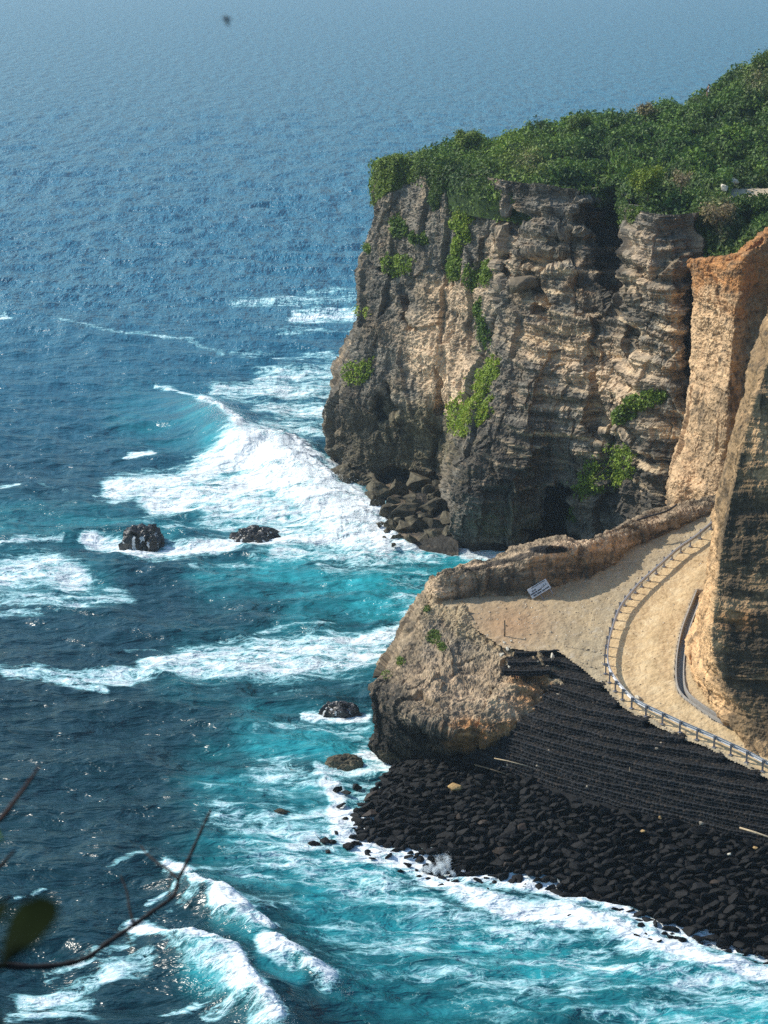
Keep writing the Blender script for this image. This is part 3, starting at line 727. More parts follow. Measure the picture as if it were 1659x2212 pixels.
# ------------------------------------------------------------------ hilltop and scrub
def build_hill():
    us = np.array([806, 840, 900, 1000, 1100, 1200, 1300, 1400, 1490, 1560, 1659, 1800]) * K
    rows = []
    Yf = np.array([212, 207, 201, 191, 186, 184, 187, 171, 167, 160, 157, 156.])
    zf = np.array([31.5, 32, 32.2, 32.3, 32.3, 32.3, 32.3, 32., 31.0, 29.6, 30.4, 31.4])
    rows.append(uyz(us, Yf, np.array([28, 29, 29, 29, 29, 29, 29, 29, 28, 26, 27, 28.])))
    rows.append(uyz(us, Yf + .6, zf))
    rows.append(at_y(us, np.array([350, 346, 338, 330, 334, 342, 356, 366, 384, 450, 445, 440]) * K, np.array([213, 209, 206, 201, 197, 194, 192, 186, 179, 168, 168, 168.])))
    rows.append(at_y(us, np.array([352, 343, 328, 312, 310, 300, 300, 308, 324, 418, 414, 410]) * K, np.array([215, 212, 209, 207, 206, 205, 203, 200, 194, 176, 176, 176.])))
    rows.append(at_y(us, np.array([356, 346, 326, 306, 300, 285, 280, 268, 268, 310, 295, 280]) * K, np.array([217, 215, 214, 213, 212, 211, 210, 209, 205, 193, 191, 190.])))
    rows.append(at_y(us, np.array([362, 350, 332, 312, 302, 284, 272, 256, 240, 214, 164, 110]) * K, np.array([219, 218, 217, 217, 217, 217, 217, 217, 216, 214, 212, 212.])))
    b = rows[-1].copy(); b[:, 1] += 12; b[:, 2] -= 2; rows.append(b)
    b = b.copy(); b[:, 1] += 25; b[:, 2] -= 14; rows.append(b)
    low = np.array([3.2, 2.3, 1.9, 1.5, 1.2, 1.1, 1.0, .8, .6, .4, .2, .2])
    for r_ in rows[2:]: r_[:, 2] -= low
    P = patch(np.array(rows), 260, 420)
    U, V = proj(P)
    path = (np.abs(V - (418 + 6 * noise(P * .3)) * K) < 13 * K) & (U > 1575 * K) & (P[..., 1] < 184)
    wp = P * np.array([.30, .30, .0]) + 3; wp = wp + .35 * np.stack([noise(P * .5), noise(P * .5 + 7), 0 * P[..., 0]], -1)
    f1, f2, idn = worley(wp); g1, g2, gid = worley(P * np.array([.8, .8, .0]) + 8)
    mound = np.sqrt(np.clip(1 - (f1 * 1.25) ** 2, 0, 1)) * (.3 + idn * 2.5) + .55 * np.sqrt(np.clip(1 - (g1 * 1.2) ** 2, 0, 1)) + .35 * fbm(P * .9, 3)
    damp = sm(.0, 3., P[..., 1] - np.interp(U, us, Yf)) * np.where(path, 0, np.where((U > 1570 * K) & (V > 405 * K) & (V < 475 * K) & (P[..., 1] < 182), .2, 1))
    P[..., 2] += (mound - .95) * damp * (.65 + .35 * sm(900 * K, 1200 * K, U))
    C = green(P.reshape(-1, 3), .4, .5).reshape(P.shape) * .6
    C[path] = (.45, .36, .24)
    o = grid_mesh('hill', P, M['soil'], C); tag(o, kind='structure')
    N = normals(P); N *= np.sign(N[..., 2:3] + 1e-9)
    # scrub leaves
    w_ = (np.linalg.norm(np.cross(np.gradient(P, axis=1), np.gradient(P, axis=0)), axis=-1) * (~path)).ravel()
    w_[(P[..., 1] > 232).ravel()] = 0
    w_[(P[..., 2] < 27).ravel()] = 0
    idx = rng.choice(len(w_), 150000, p=w_ / w_.sum())
    C0 = P.reshape(-1, 3)[idx] + rng.normal(size=(len(idx), 3)) * .12; Nn = N.reshape(-1, 3)[idx]
    lowz = np.where((proj(C0)[0] > 1570 * K) & (C0[:, 1] < 178), .3, 1.); C0 += Nn * (rng.random(len(idx)) ** 1.5 * .55 * lowz)[:, None]; C0[:, 2] += rng.random(len(idx)) ** 3 * .4 * lowz
    tall = 1.2 * np.clip(fbm(C0 * np.array([.25, .25, 0]) + 50, 2), 0, 1); C0[:, 2] += tall * rng.random(len(idx)) * lowz
    cc = green(C0, .75, .75, .22)
    uu, vv = proj(C0)
    okp = ~((np.abs(vv - 419 * K) < 11 * K) & (uu > 1580 * K)); dry = np.exp(-(((uu - 1560 * K) / (40 * K)) ** 2 + ((vv - 470 * K) / (50 * K)) ** 2)) + .8 * np.exp(-(((uu - 1140 * K) / (40 * K)) ** 2 + ((vv - 345 * K) / (30 * K)) ** 2)) + .6 * np.exp(-(((uu - 1640 * K) / (30 * K)) ** 2 + ((vv - 170 * K) / (40 * K)) ** 2)) + .5 * np.exp(-(((uu - 1460 * K) / (40 * K)) ** 2 + ((vv - 385 * K) / (20 * K)) ** 2))
    cc = mixc(cc, GREEN[5] * .8, np.clip(dry * .8 * rng.random(len(cc)) * 1.5, 0, .85))
    yel = np.exp(-((uu - 830 * K) / (60 * K)) ** 2) * .6 + .5 * np.exp(-(((uu - 1090 * K) / (60 * K)) ** 2))
    cc = mixc(cc, GREEN[3], np.clip(yel * rng.random(len(cc)) * 1.2, 0, .8))
    bid = gid.ravel()[idx] * .6 + idn.ravel()[idx] * .4; cc = cc * (.5 + 1.5 * bid)[:, None]
    L1 = (C0[okp], Nn[okp], (.10 + .17 * rng.random(len(C0)))[okp], cc[okp])
    # scrub trailing over the rim of the cliff
    rim = k2([(795, 480), (812, 470), (818, 440), (850, 420), (880, 398), (925, 372), (935, 440), (950, 458), (972, 405), (985, 368), (1050, 374), (1090, 378), (1130, 372), (1150, 388), (1240, 402), (1280, 425), (1310, 440), (1330, 420), (1345, 492), (1370, 482), (1412, 445), (1420, 420), (1440, 405), (1488, 405), (1494, 520), (1510, 600), (1600, 600)])
    vb = np.interp(CLU, rim[:, 0], rim[:, 1]) + 7 * fbm(CL * .6 + 5, 3)
    m = ((CLV < vb) & (CLU > 796 * K) & (CLN[..., 1] < .5)).ravel()
    ids = np.flatnonzero(m); ids = rng.choice(ids, 52000)
    q = CL.reshape(-1, 3)[ids]; nn = CLN.reshape(-1, 3)[ids]
    lump = np.clip(.45 + fbm(q * .5 + 70, 3), 0, 1.2)
    q = q + nn * (lump * rng.random(len(q)) * .75)[:, None] + rng.normal(size=q.shape) * .08
    c2 = green(q, 1.0, .9, .25, 5.); u2, v2 = proj(q)
    c2 = mixc(c2, GREEN[3], np.clip((np.exp(-((u2 - 830 * K) / (60 * K)) ** 2) * .7 + .5 * np.exp(-(((u2 - 1380 * K) / (50 * K)) ** 2 + ((v2 - 470 * K) / (30 * K)) ** 2))) * rng.random(len(q)) * 1.3, 0, .8))
    L2 = (q, nn * .7 + np.array([0, 0, .6]), .07 + .12 * rng.random(len(q)), c2)
    cat = [np.concatenate([a, b]) for a, b in zip(L1, L2)]
    o = leaves('scrub', *cat); tag(o, 'dense green scrub covering the clifftop', 'scrub', kind='stuff')
    return P


HILL = build_hill()

# creeping plants on the cliff face
PL = [  # u, v, ru, rv, colour, label
    (1000, 480, 20, 46, 2.6, 'bright green creeper high in the cliff, long and upright below the scrub'),
    (975, 580, 24, 24, 1.6, 'round olive green bush clinging to the middle of the cliff face'),
    (985, 535, 10, 20, 2.4, 'thin green creeper strand joining the high creeper and the olive bush'),
    (870, 492, 16, 22, 1.2, 'dark green bush near the top left of the cliff face'),
    (912, 516, 14, 12, 1.4, 'small dark bush right of the dark green bush near the cliff top'),
    (862, 572, 32, 22, 2.0, 'wide two lobed green bush on the upper left of the cliff'),
    (1058, 590, 16, 28, 1.8, 'green bush right of the olive bush beside the jutting boulder'),
    (1024, 600, 10, 28, 1.6, 'narrow green tuft between the olive bush and the bush by the boulder'),
    (790, 672, 12, 12, 2.8, 'yellow green tuft on the left edge of the cliff'),
    (795, 535, 10, 9, 1.6, 'small tuft on a ledge at the upper left edge of the cliff'),
    (778, 805, 22, 28, 2.6, 'green slanting creeper low on the left edge of the cliff'),
    (1040, 700, 18, 50, 1.0, 'tall dull green bush growing in the central cleft'),
    (1052, 812, 26, 36, 2.7, 'bright green creeper in the cleft just above the biggest creeper'),
    (1015, 888, 40, 42, 2.9, 'biggest bright green creeper on top of the grey rock bulge'),
    (1405, 862, 26, 22, 1.7, 'green creeper on the right hand buttress under the pillar'),
    (1370, 892, 18, 12, 1.5, 'small green trailing end below the right buttress creeper'),
    (1320, 1010, 52, 52, 2.2, 'long bright green creeper slanting up from the sea cave'),
    (1235, 1115, 14, 24, 1.4, 'dull green plant hanging beside the cave mouth'),
]


def build_creepers():
    flatU, flatV = CLU.ravel(), CLV.ravel(); P = CL.reshape(-1, 3); N = CLN.reshape(-1, 3)
    fr = N[:, 1] < .35
    for k, (u, v, ru, rv, kc, lab) in enumerate(PL):
        u, v, ru, rv = u * K, v * K, ru * K, rv * K
        du = (flatU - u) / ru; dv = (flatV - v) / rv
        sl = {10: .7, 16: .75, 13: .45, 12: .5, 14: .5}.get(k, 0)
        du = du + sl * dv
        g = du * du + dv * dv
        sel = np.flatnonzero(fr & (g < 2.2))
        if not len(sel): continue
        nz = fbm(P[sel] * .9 + k * 7, 3)
        core = g[sel] + nz * 1.5 < .95; stray = (g[sel] + nz * 1.2 < 1.5) & (rng.random(len(sel)) < .10)
        sel = sel[core | stray]
        if len(sel) < 20: continue
        n = int(min(9000, 400 + ru * rv * 9))
        ids = rng.choice(sel, n)
        C = P[ids] + N[ids] * (.1 + .45 * rng.random(n) * np.clip(1.1 - g[ids], .1, 1))[:, None] + rng.normal(size=(n, 3)) * .07
        root = empty('creeper_plant', tuple(C.mean(0))); tag(root, lab, 'plant', 'plants growing on the cliff face')
        leaves('foliage', C - C.mean(0), N[ids] * .6 + np.array([0, 0, .6]), .09 + .12 * rng.random(n), green(C, kc, .4, .6, k * 3.) * 1.25, root)
        # woody stems under the leaves
        bm = bmesh.new()
        for j in range(1):
            a, b = C[rng.integers(n)], C[rng.integers(n)]; mid = (a + b) / 2 + rng.normal(size=3) * .05
            tube(bm, [Vector(a - C.mean(0)), Vector(mid - C.mean(0)), Vector(b - C.mean(0))], .02, 5)
        bm_obj('stem', bm, M['darkwood'], root)


build_creepers()


# ------------------------------------------------------------------ pillar
def rock_patch(name, G, nr, nc, blobs, amp, strata, blocks, base, cracks=(), holes=(), fine=1., streak=0., keep=None):
    P = patch(np.array(G), nr, nc); N = normals(P)
    if N[..., 1].mean() > 0: N = -N
    if len(cracks) or len(holes):
        P = carve(P, N, holes, cracks)
    P2 = rock_disp(P, N, amp, strata, blocks, fine); C = rock_color(P2, blobs, base)
    return P2, N, C


def build_pillar():
    zl = np.array([6, 9, 13, 16.3, 22, 26, 29])
    top = [28.9, 29.0, 29.6, 30.4, 31.2, 32, 33]
    T = [([676, 676, 680, 692, 700, 700, 700], [166] * 7),
         ([664, 666, 671, 685, 694, 695, 694], [152, 152, 153, 156, 158, 158, 158]),
         ([688, 690, 694, 703, 711, 713, 713], [149, 149.5, 150.5, 152, 154, 154.5, 155]),
         ([716, 718, 721, 724, 728, 733, 738], [147, 147, 147.5, 148.5, 149.5, 150.5, 151.5]),
         ([744, 745, 748, 750, 752, 755, 758], [149, 149.5, 150.5, 151.5, 152.5, 153, 153.5]),
         ([790] * 7, [153, 153.5, 154, 155, 156, 156.5, 157]),
         ([850] * 7, [157, 158, 158, 159, 160, 160, 160])]
    cols = []
    for (u, Y), t in zip(T, top):
        zz = zl * 1.; zz[-1] = t
        p = uyz(np.array(u, float), np.array(Y, float), zz)
        e = p[-1].copy(); e[1] += 1.2; e[2] += .2
        e2 = p[-1].copy(); e2[1] += 3.5; e2[2] += .1
        e3 = p[-1].copy(); e3[1] += 16; e3[2] -= 5
        cols.append(np.concatenate([p, [e, e2, e3]]))
    G = np.stack(cols, 1)
    blobs = [(1560, 570, 240, 80, 1.5, 'orange'), (1640, 610, 100, 80, 1.3, 'orange'), (1540, 650, 80, 60, .9, 'orange'), (1640, 700, 60, 90, .5, 'orange'), (1640, 850, 50, 200, .6, 'dark'), (1530, 800, 70, 160, 1.2, 'tan'), (1500, 1000, 70, 120, 1.4, 'tan'), (1540, 950, 60, 120, .6, 'brown'), (1640, 800, 70, 200, .7, 'brown'), (1560, 860, 40, 60, .4, 'dark')]  # dark down the right face paints in the shade of that side
    P, N, C = rock_patch('cliff', G, 520, 460, blobs, .62, .5, .55, 'brown', fine=1.3)
    C = C * np.array([.88, .82, .73])
    o = grid_mesh('cliff', P, M['cliff'], C); tag(o, kind='structure')
    # right hand road cutting
    zl = np.array([4, 9, 10.7, 12.5, 16, 20, 26, 32, 38])
    vv = np.array([766, 700, 674, 648, 595, 532, 432, 333, 233.])
    uk = np.array([764, 710, 694, 698, 714, 722, 743, 773, 803.])
    KL = at_y(uk, vv, np.array([113, 119, 122, 124, 123.4, 124.4, 126, 127.6, 129.]))
    KB = at_y(uk + np.array([6, 10, 12, 12, 5, 5, 5, 5, 5]), vv - 4, np.array([150.] * 9)); KB[:, 2] = np.maximum(KB[:, 2], 3)
    KM = KL.copy(); KM[:, 1] += 5; KM[:, 0] += .5
    cu = np.array([788, 738, 720, 711, 716, 724, 746, 776, 805.]); cv = np.array([756, 703, 673, 642, 590, 530, 432, 333, 233.])
    K0 = at_y(cu, cv, np.array([113.6, 116, 116.8, 117.4, 118.5, 119.7, 121.4, 123.0, 124.6]))
    nx = uyz(cu + 44, K0[:, 1] - .7, K0[:, 2]); nx[0, 1] -= 1.2
    cols = [KB, KM, KL, K0 * .8 + KL * .2, K0, K0 * .8 + nx * .2]
    for du, dY in ((44, -.7), (110, -1.4), (260, -2.6)):
        q = uyz(cu + du, K0[:, 1] + dY, K0[:, 2]); q[0, 1] -= 1.2; cols.append(q)
    G = np.stack(cols, 1)
    blobs = [(1620, 1250, 60, 500, .35, 'dark'), (1510, 1400, 50, 120, 1.4, 'tan'), (1540, 1200, 16, 160, .8, 'tan'), (1540, 1500, 60, 50, 1.2, 'tan'), (1620, 1400, 70, 160, .9, 'dark'), (1610, 1150, 60, 120, .8, 'dark'), (1600, 1310, 80, 20, .6, 'tan'), (1600, 1340, 60, 30, .5, 'orange'), (1640, 950, 30, 100, .8, 'tan')]  # dark over the front face deepens its shade through the rock colour
    P, N, C = rock_patch('cliff', G, 560, 460, blobs, .46, 1.35, .35, 'brown', fine=1.2); C = C * np.array([.95, .84, .67])
    o = grid_mesh('cliff', P, M['cliff'], C); tag(o, kind='structure')


build_pillar()


# ------------------------------------------------------------------ bluff at the tip
def build_bluff():
    top = [(446, 575), (434, 583), (436, 596), (455, 612), (480, 629), (502, 645), (520, 655), (550, 668), (580, 690)]
    T0 = at_pl(*np.array(top, float).T); Tin = at_pl(np.array([470, 462, 462, 480, 500, 522, 545, 575, 600.]), np.array([566, 572, 584, 600, 615, 632, 645, 655, 672.])); Tin[:, 2] -= .5
    ups = at_y(np.array([430, 421, 422, 440, 466, 496, 520, 545, 575.]), np.array([590, 610, 628, 636, 652, 666, 675, 682, 700.]), np.array([148, 136, 131, 129.3, 127, 124.8, 124, 123.6, 121.]))
    mid = at_y(np.array([410, 396, 402, 426, 460, 495, 522, 545, 575.]), np.array([615, 660, 668, 680, 694, 702, 704, 702, 712.]), np.array([147, 131, 128, 124.6, 122.5, 121.2, 121.3, 122., 120.]))
    lip = at_y(np.array([395, 374, 376, 404, 440, 472, 505, 535, 570.]), np.array([650, 683, 694, 712, 727, 736, 734, 722, 724.]), np.array([146, 130, 126, 121.2, 119.4, 118.7, 119.3, 120.4, 119.5]))
    u1 = at_y(np.array([398, 377, 379, 402, 436, 470, 505, 535, 570.]), np.array([680, 705, 714, 727, 742, 748, 744, 732, 732.]), np.array([146, 130, 126.5, 123., 121.9, 121.2, 121.5, 122., 120.]))
    u2 = at_y(np.array([400, 376, 379, 398, 432, 468, 505, 535, 570.]), np.array([705, 730, 738, 748, 757, 758, 752, 742, 740.]), np.array([146, 130.5, 127.2, 125.3, 124.6, 124.1, 124., 123.6, 121.]))
    u3 = at_y(np.array([402, 372, 378, 397, 430, 468, 505, 535, 570.]), np.array([730, 746, 752, 762, 768, 768, 760, 750, 748.]), np.array([146, 130, 127., 126, 125.8, 125.4, 125.2, 125, 122.]))
    bs = np.array([(402, 755), (390, 758), (391, 770), (404, 776), (440, 780), (470, 778), (505, 772), (535, 765), (570, 760)], float)
    b0 = at_y(bs[:, 0], bs[:, 1], np.array([146, 131, 128, 127.6, 127.6, 127.2, 127, 126.5, 124.]))
    b1 = b0.copy(); b1[:, 2] = -1.5
    lip2 = lip * .8 + mid * .2; lip2[:, 2] += .1; lip1 = lip * .75 + u1 * .25; lip1[:, 2] += .05; lip1[:, 1] -= .25
    for a_ in (lip1, lip, lip2, mid, ups, T0, Tin):
        a_[7, 2] -= .55; a_[8, 2] -= 1.4
    la = lip * .93 + mid * .07; lb = lip * .93 + u1 * .07; la[:, 2] += .06; lb[:, 1] -= .12
    G = np.array([b1, b0, u3, u2, u1, lip1, lb, lip, la, lip2, mid, ups, T0, Tin])
    blobs = [(1000, 1500, 120, 60, .5, 'tan'), (1120, 1510, 80, 50, .8, 'tan'), (960, 1562, 150, 16, .9, 'tan'), (930, 1400, 60, 50, .5, 'grey'), (1000, 1380, 40, 40, .4, 'dark'), (960, 1480, 110, 60, .6, 'tan'), (1060, 1440, 60, 60, .4, 'tan'), (960, 1330, 60, 50, .5, 'grey'), (1010, 1400, 60, 60, .5, 'grey'), (1150, 1480, 50, 60, .9, 'orange'), (1050, 1590, 110, 36, 1.2, 'orange'), (880, 1600, 80, 70, 1.1, 'dark'), (830, 1570, 60, 90, 1.2, 'dark'), (930, 1570, 90, 40, .4, 'dark'), (850, 1640, 60, 30, .7, 'olive'), (830, 1480, 50, 40, .6, 'dark'), (950, 1290, 30, 40, .8, 'tan'), (960, 1640, 80, 20, .9, 'dark')]  # dark patches below the lip put the undercut's shade into the colour
    P, N, C = rock_patch('cliff', G, 520, 560, blobs, .70, .6, .9, 'brown', cracks=[([(1088, 1420), (1086, 1452)], 6, .6)], fine=1.3)
    pr = P[..., 2] + .3 * fbm(P, 2)
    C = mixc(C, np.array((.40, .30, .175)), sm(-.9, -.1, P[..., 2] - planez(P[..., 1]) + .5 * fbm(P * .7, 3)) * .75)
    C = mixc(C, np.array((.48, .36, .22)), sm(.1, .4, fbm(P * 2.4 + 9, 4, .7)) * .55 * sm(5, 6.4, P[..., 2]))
    C = C * (1 - .55 * sm(5.6, 4.6, P[..., 2] + .5 * fbm(P * .6 + 3, 3)) * sm(-.4, .2, -N[..., 2] + .3))[..., None]  # down-facing undercut darkened further, shade multiplied into the colour
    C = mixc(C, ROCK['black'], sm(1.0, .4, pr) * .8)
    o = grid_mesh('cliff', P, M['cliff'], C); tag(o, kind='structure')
    # little grass tufts on the seaward edge
    U, V = proj(P); Pf = P.reshape(-1, 3); Nf = N.reshape(-1, 3)
    for u, v, r, lab in ((938, 1378, 16, 'small green tuft high on the seaward edge of the bluff'), (955, 1400, 9, 'tiny green tuft just right of the high tuft on the bluff'), (868, 1430, 10, 'green tuft halfway down the seaward edge of the bluff'), (838, 1462, 12, 'lowest green tuft near the lip of the bluff'), (925, 1318, 7, 'topmost green tuft on the bluff, below the end of the rock wall')):
        g = ((U.ravel() - u * K) ** 2 + (V.ravel() - v * K) ** 2) / (r * K) ** 2
        sel = np.flatnonzero(g < 1)
        if len(sel) < 5: continue
        n = int(90 + r * 14); ids = rng.choice(sel, n); C0 = Pf[ids] + Nf[ids] * .12 + rng.normal(size=(n, 3)) * .05
        root = empty('grass_tuft', tuple(C0.mean(0))); tag(root, lab, 'plant', 'tufts on the bluff')
        leaves('foliage', C0 - C0.mean(0), Nf[ids], .05 + .06 * rng.random(n), green(C0, 1.4, .4, .8), root)


build_bluff()


# ------------------------------------------------------------------ road, shelf, drain
DR = np.array([(700, 592), (692, 612), (685, 632), (680.5, 657), (680, 680), (684, 693), (696, 704), (718, 718), (745, 730), (768, 741), (800, 755), (860, 780)], float)
DRW = resample(curve(at_pl(DR[:, 0], DR[:, 1]), 120), .25)
RAILP = [(722, 520), (710.9, 529.6), (700, 538.9), (690.2, 546.6), (680.7, 552.9), (671.9, 559.8), (663.9, 567), (656.2, 574), (648.4, 581), (641.7, 587), (635.5, 593), (630, 599.3), (624.5, 605.7), (619.5, 612.5), (615.4, 620), (612, 628.7), (609.2, 637.6), (606.8, 646.4), (605.2, 655.5), (604.6, 664.8), (605.6, 674.1), (609.4, 683), (615.2, 691.6), (622.4, 700), (631.5, 708.6), (645.8, 716.6), (662.3, 724.4), (679.8, 732.6), (696.9, 740), (714, 747.6), (730.6, 755.3), (746.4, 762.8), (762.4, 771.5), (780, 780.5), (798, 790), (816, 800)]
RAILW = at_pl(*np.array(RAILP).T)


def build_road():
    xs = np.arange(0, 46, .13); ys = np.arange(101, 172, .13)
    X, Y = np.meshgrid(xs, ys); Z = planez(Y); P = np.stack([X, Y, Z], -1); U, V = proj(P)
    poly = [(436, 590), (446, 575), (560, 560), (640, 520), (735, 488), (860, 480), (900, 800), (820, 806), (762, 777), (714, 752), (662, 730), (640, 720), (622, 708), (606, 690), (580, 668), (555, 650), (530, 652), (502, 648), (470, 626), (445, 606)]
    keep = inside(U, V, poly)
    rd, sg, _ = pldist(X, Y, RAILW[:, :2]); dd, _, _ = pldist(X, Y, DRW[:, :2])
    onroad = sg < 0
    if not onroad[np.argmin(np.abs(U - 650) + np.abs(V - 650)).__index__() // U.shape[1], np.argmin(np.abs(U - 650) + np.abs(V - 650)).__index__() % U.shape[1]]: onroad = ~onroad
    n1 = fbm(P * np.array([.5, .5, .5]), 4); n2 = fbm(P * 3., 4, .6); n3 = fbm(P * 1.1 + 8, 4, .6)
    rut = np.sin(rd * 2.4 + n1 * 2) * sm(.6, 1.5, rd) * sm(7, 4, rd)
    Z = Z + np.where(onroad, .06 * n1 + .075 * n2 + .05 * rut, .14 * n1 + .10 * n3 + .05 * n2)
    Z -= .65 * sm(.29, .20, dd)
    P[..., 2] = Z
    c = np.zeros(P.shape) + np.array((.58, .42, .23))
    c = mixc(c, (.68, .53, .32), sm(-.1, .5, n3) * .8)
    c = mixc(c, (.36, .25, .12), sm(.05, .5, fbm(P * 1.7 + 20, 4, .65)) * .8)
    grav = (~onroad) * (.72 + .6 * n1)
    c = mixc(c, (.33, .262, .165), np.clip(grav, 0, .92))
    c = mixc(c, (.50, .44, .35), sm(.1, .5, fbm(P * 2.2 + 33, 4, .7)) * (~onroad) * .6)
    c = mixc(c, (.38, .27, .14), np.clip(rut, 0, 1) * onroad * .55 * sm(-.3, .3, n1))
    red = np.exp(-(((U - 1100 * K) / (90 * K)) ** 2 + ((V - 1350 * K) / (50 * K)) ** 2))
    c = mixc(c, (.36, .20, .10), np.clip(red * .7, 0, 1))
    g = sm(1.6, .3, rd) * (~onroad); c = mixc(c, (.42, .34, .22), g * .5)
    c = mixc(c, (.2, .16, .1), sm(.3, .6, fbm(P * 2.9 + 44, 4, .7)) * .8)
    c = mixc(c, (.33, .28, .22), sm(.5, .3, dd) * .8)
    o = grid_mesh('road', P, M['sand'], c, keep=keep); tag(o, kind='structure')
    # loose stones on the shelf: uncountable gravel
    m = keep & (dd > .4)
    pr = np.where(onroad, .12, 1.) * m; ids = rng.choice(pr.size, 2600, p=(pr / pr.sum()).ravel())
    C = P.reshape(-1, 3)[ids]; n = len(C); s = .025 + .07 * rng.random(n) ** 3
    oct_ = np.array([(1, 0, 0), (-1, 0, 0), (0, 1, 0), (0, -1, 0), (0, 0, .7), (0, 0, -.7)])
    ff = np.array([(0, 2, 4), (2, 1, 4), (1, 3, 4), (3, 0, 4), (2, 0, 5), (1, 2, 5), (3, 1, 5), (0, 3, 5)])
    V_ = (C[:, None, :] + oct_[None] * s[:, None, None] * (.7 + .6 * rng.random((n, 6, 1)))).reshape(-1, 3)
    f = (np.arange(n)[:, None, None] * 6 + ff[None]).reshape(-1, 3)
    t = rng.random(n)[:, None]; cc = np.array((.2, .15, .09)) * (1 - t) + np.array((.62, .54, .42)) * t
    o = mesh_np('gravel', V_, f, M['sand'], colr=np.repeat(cc, 6, 0)); tag(o, 'loose stones scattered over the sandy shelf and road', 'gravel', kind='stuff')
    # roadside drain: concrete channel
    prof = [(-.29, -.1), (-.29, .10), (-.21, .10), (-.21, -.5), (.21, -.5), (.21, .13), (.29, .13), (.29, -.1)]
    t = np.gradient(DRW, axis=0); nrm = np.stack([t[:, 1], -t[:, 0], 0 * t[:, 0]], -1); nrm /= np.linalg.norm(nrm, axis=1)[:, None]
    Q = np.stack([DRW + nrm * a + np.array([0, 0, b]) for a, b in prof], 1)
    root = empty('road_drain', tuple(DRW[0])); tag(root, 'curved concrete drain channel along the foot of the rock cutting', 'drain')
    off = DRW[0]
    f = gridf(len(Q), len(prof))
    mesh_np('channel', Q - off, f, M['concrete'], root)


build_road()


# ------------------------------------------------------------------ rock parapet
def build_wall():
    D = [  # foot u,v ; top front v ; top back v
        (437, 602, 578, 575), (448, 601, 575, 571), (468, 598, 571, 565), (500, 596, 566, 556), (528, 595, 559, 547), (556, 587, 551, 540), (585, 577, 547, 543), (610, 563, 539, 532), (632, 549, 531, 523), (655, 537, 524, 512), (680, 525, 514, 505), (702, 516, 507, 499), (726, 506, 499, 492), (750, 497, 491, 485)]
    cols = []
    for k, (u, v, vt, vb) in enumerate(D):
        f = at_pl(u, v, 0.); 
        tf = at_y(u, vt, f[1] + .35); tb = at_z(u, vb, tf[2] + .1)
        if k == 0: tf[1] += .3; tb = tf + np.array([.0, .6, -.1]); tf[2] -= .25; tb[2] -= .35
        tb[1] = min(tb[1], tf[1] + 3.2)
        lo = f - np.array([0, 0, .6]); m1 = f * .6 + tf * .4 + np.array([0, -.12, 0]); tm = (tf + tb) / 2 + np.array([0, 0, .12])
        bk = tb + np.array([-.5, .5, -2.2]); bk2 = tb + np.array([-.9, 1.2, 0]); bk2[2] = -1.5
        cols.append([lo, f, m1, tf, tm, tb, bk, bk2])
    # rounded seaward end
    e = np.array(cols[0]); e[:, 0] -= .35; e[:, 1] += 1.0; e[1:6, 2] -= .5
    e2 = e.copy(); e2[:, 1] += 2.0; e2[:, 0] += .1; e2[:, 2] -= 1.2
    G = np.array([e2, e] + [np.array(c) for c in cols]).transpose(1, 0, 2)
    blobs = [(1290, 1180, 60, 14, .9, 'tan'), (1180, 1200, 80, 12, .7, 'tan'), (960, 1270, 40, 20, 1.2, 'tan'), (1000, 1260, 30, 24, .8, 'tan'), (1340, 1165, 30, 16, 1.1, 'tan'), (1430, 1130, 50, 16, .6, 'tan'), (1100, 1262, 160, 24, .6, 'dark'), (1250, 1232, 140, 20, .6, 'dark'), (1400, 1160, 100, 20, .5, 'dark'), (1060, 1222, 90, 8, .9, 'tan'), (1240, 1175, 60, 10, .9, 'tan'), (1500, 1105, 60, 14, .7, 'tan')]  # dark along the road face is its shade painted into the colour
    P, N, C = rock_patch('rock_wall', G, 260, 700, blobs, .46, .4, .9, 'brown', fine=1.5)
    dk = np.zeros(P.shape[:2]); U, V = proj(P)
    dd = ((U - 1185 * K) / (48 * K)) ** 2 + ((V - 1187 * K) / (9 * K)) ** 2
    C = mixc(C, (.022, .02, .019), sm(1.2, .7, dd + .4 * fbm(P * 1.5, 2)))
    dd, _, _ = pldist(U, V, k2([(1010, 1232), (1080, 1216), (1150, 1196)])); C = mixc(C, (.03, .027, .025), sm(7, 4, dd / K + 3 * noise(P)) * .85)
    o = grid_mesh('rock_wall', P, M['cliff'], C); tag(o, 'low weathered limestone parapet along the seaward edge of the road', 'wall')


build_wall()


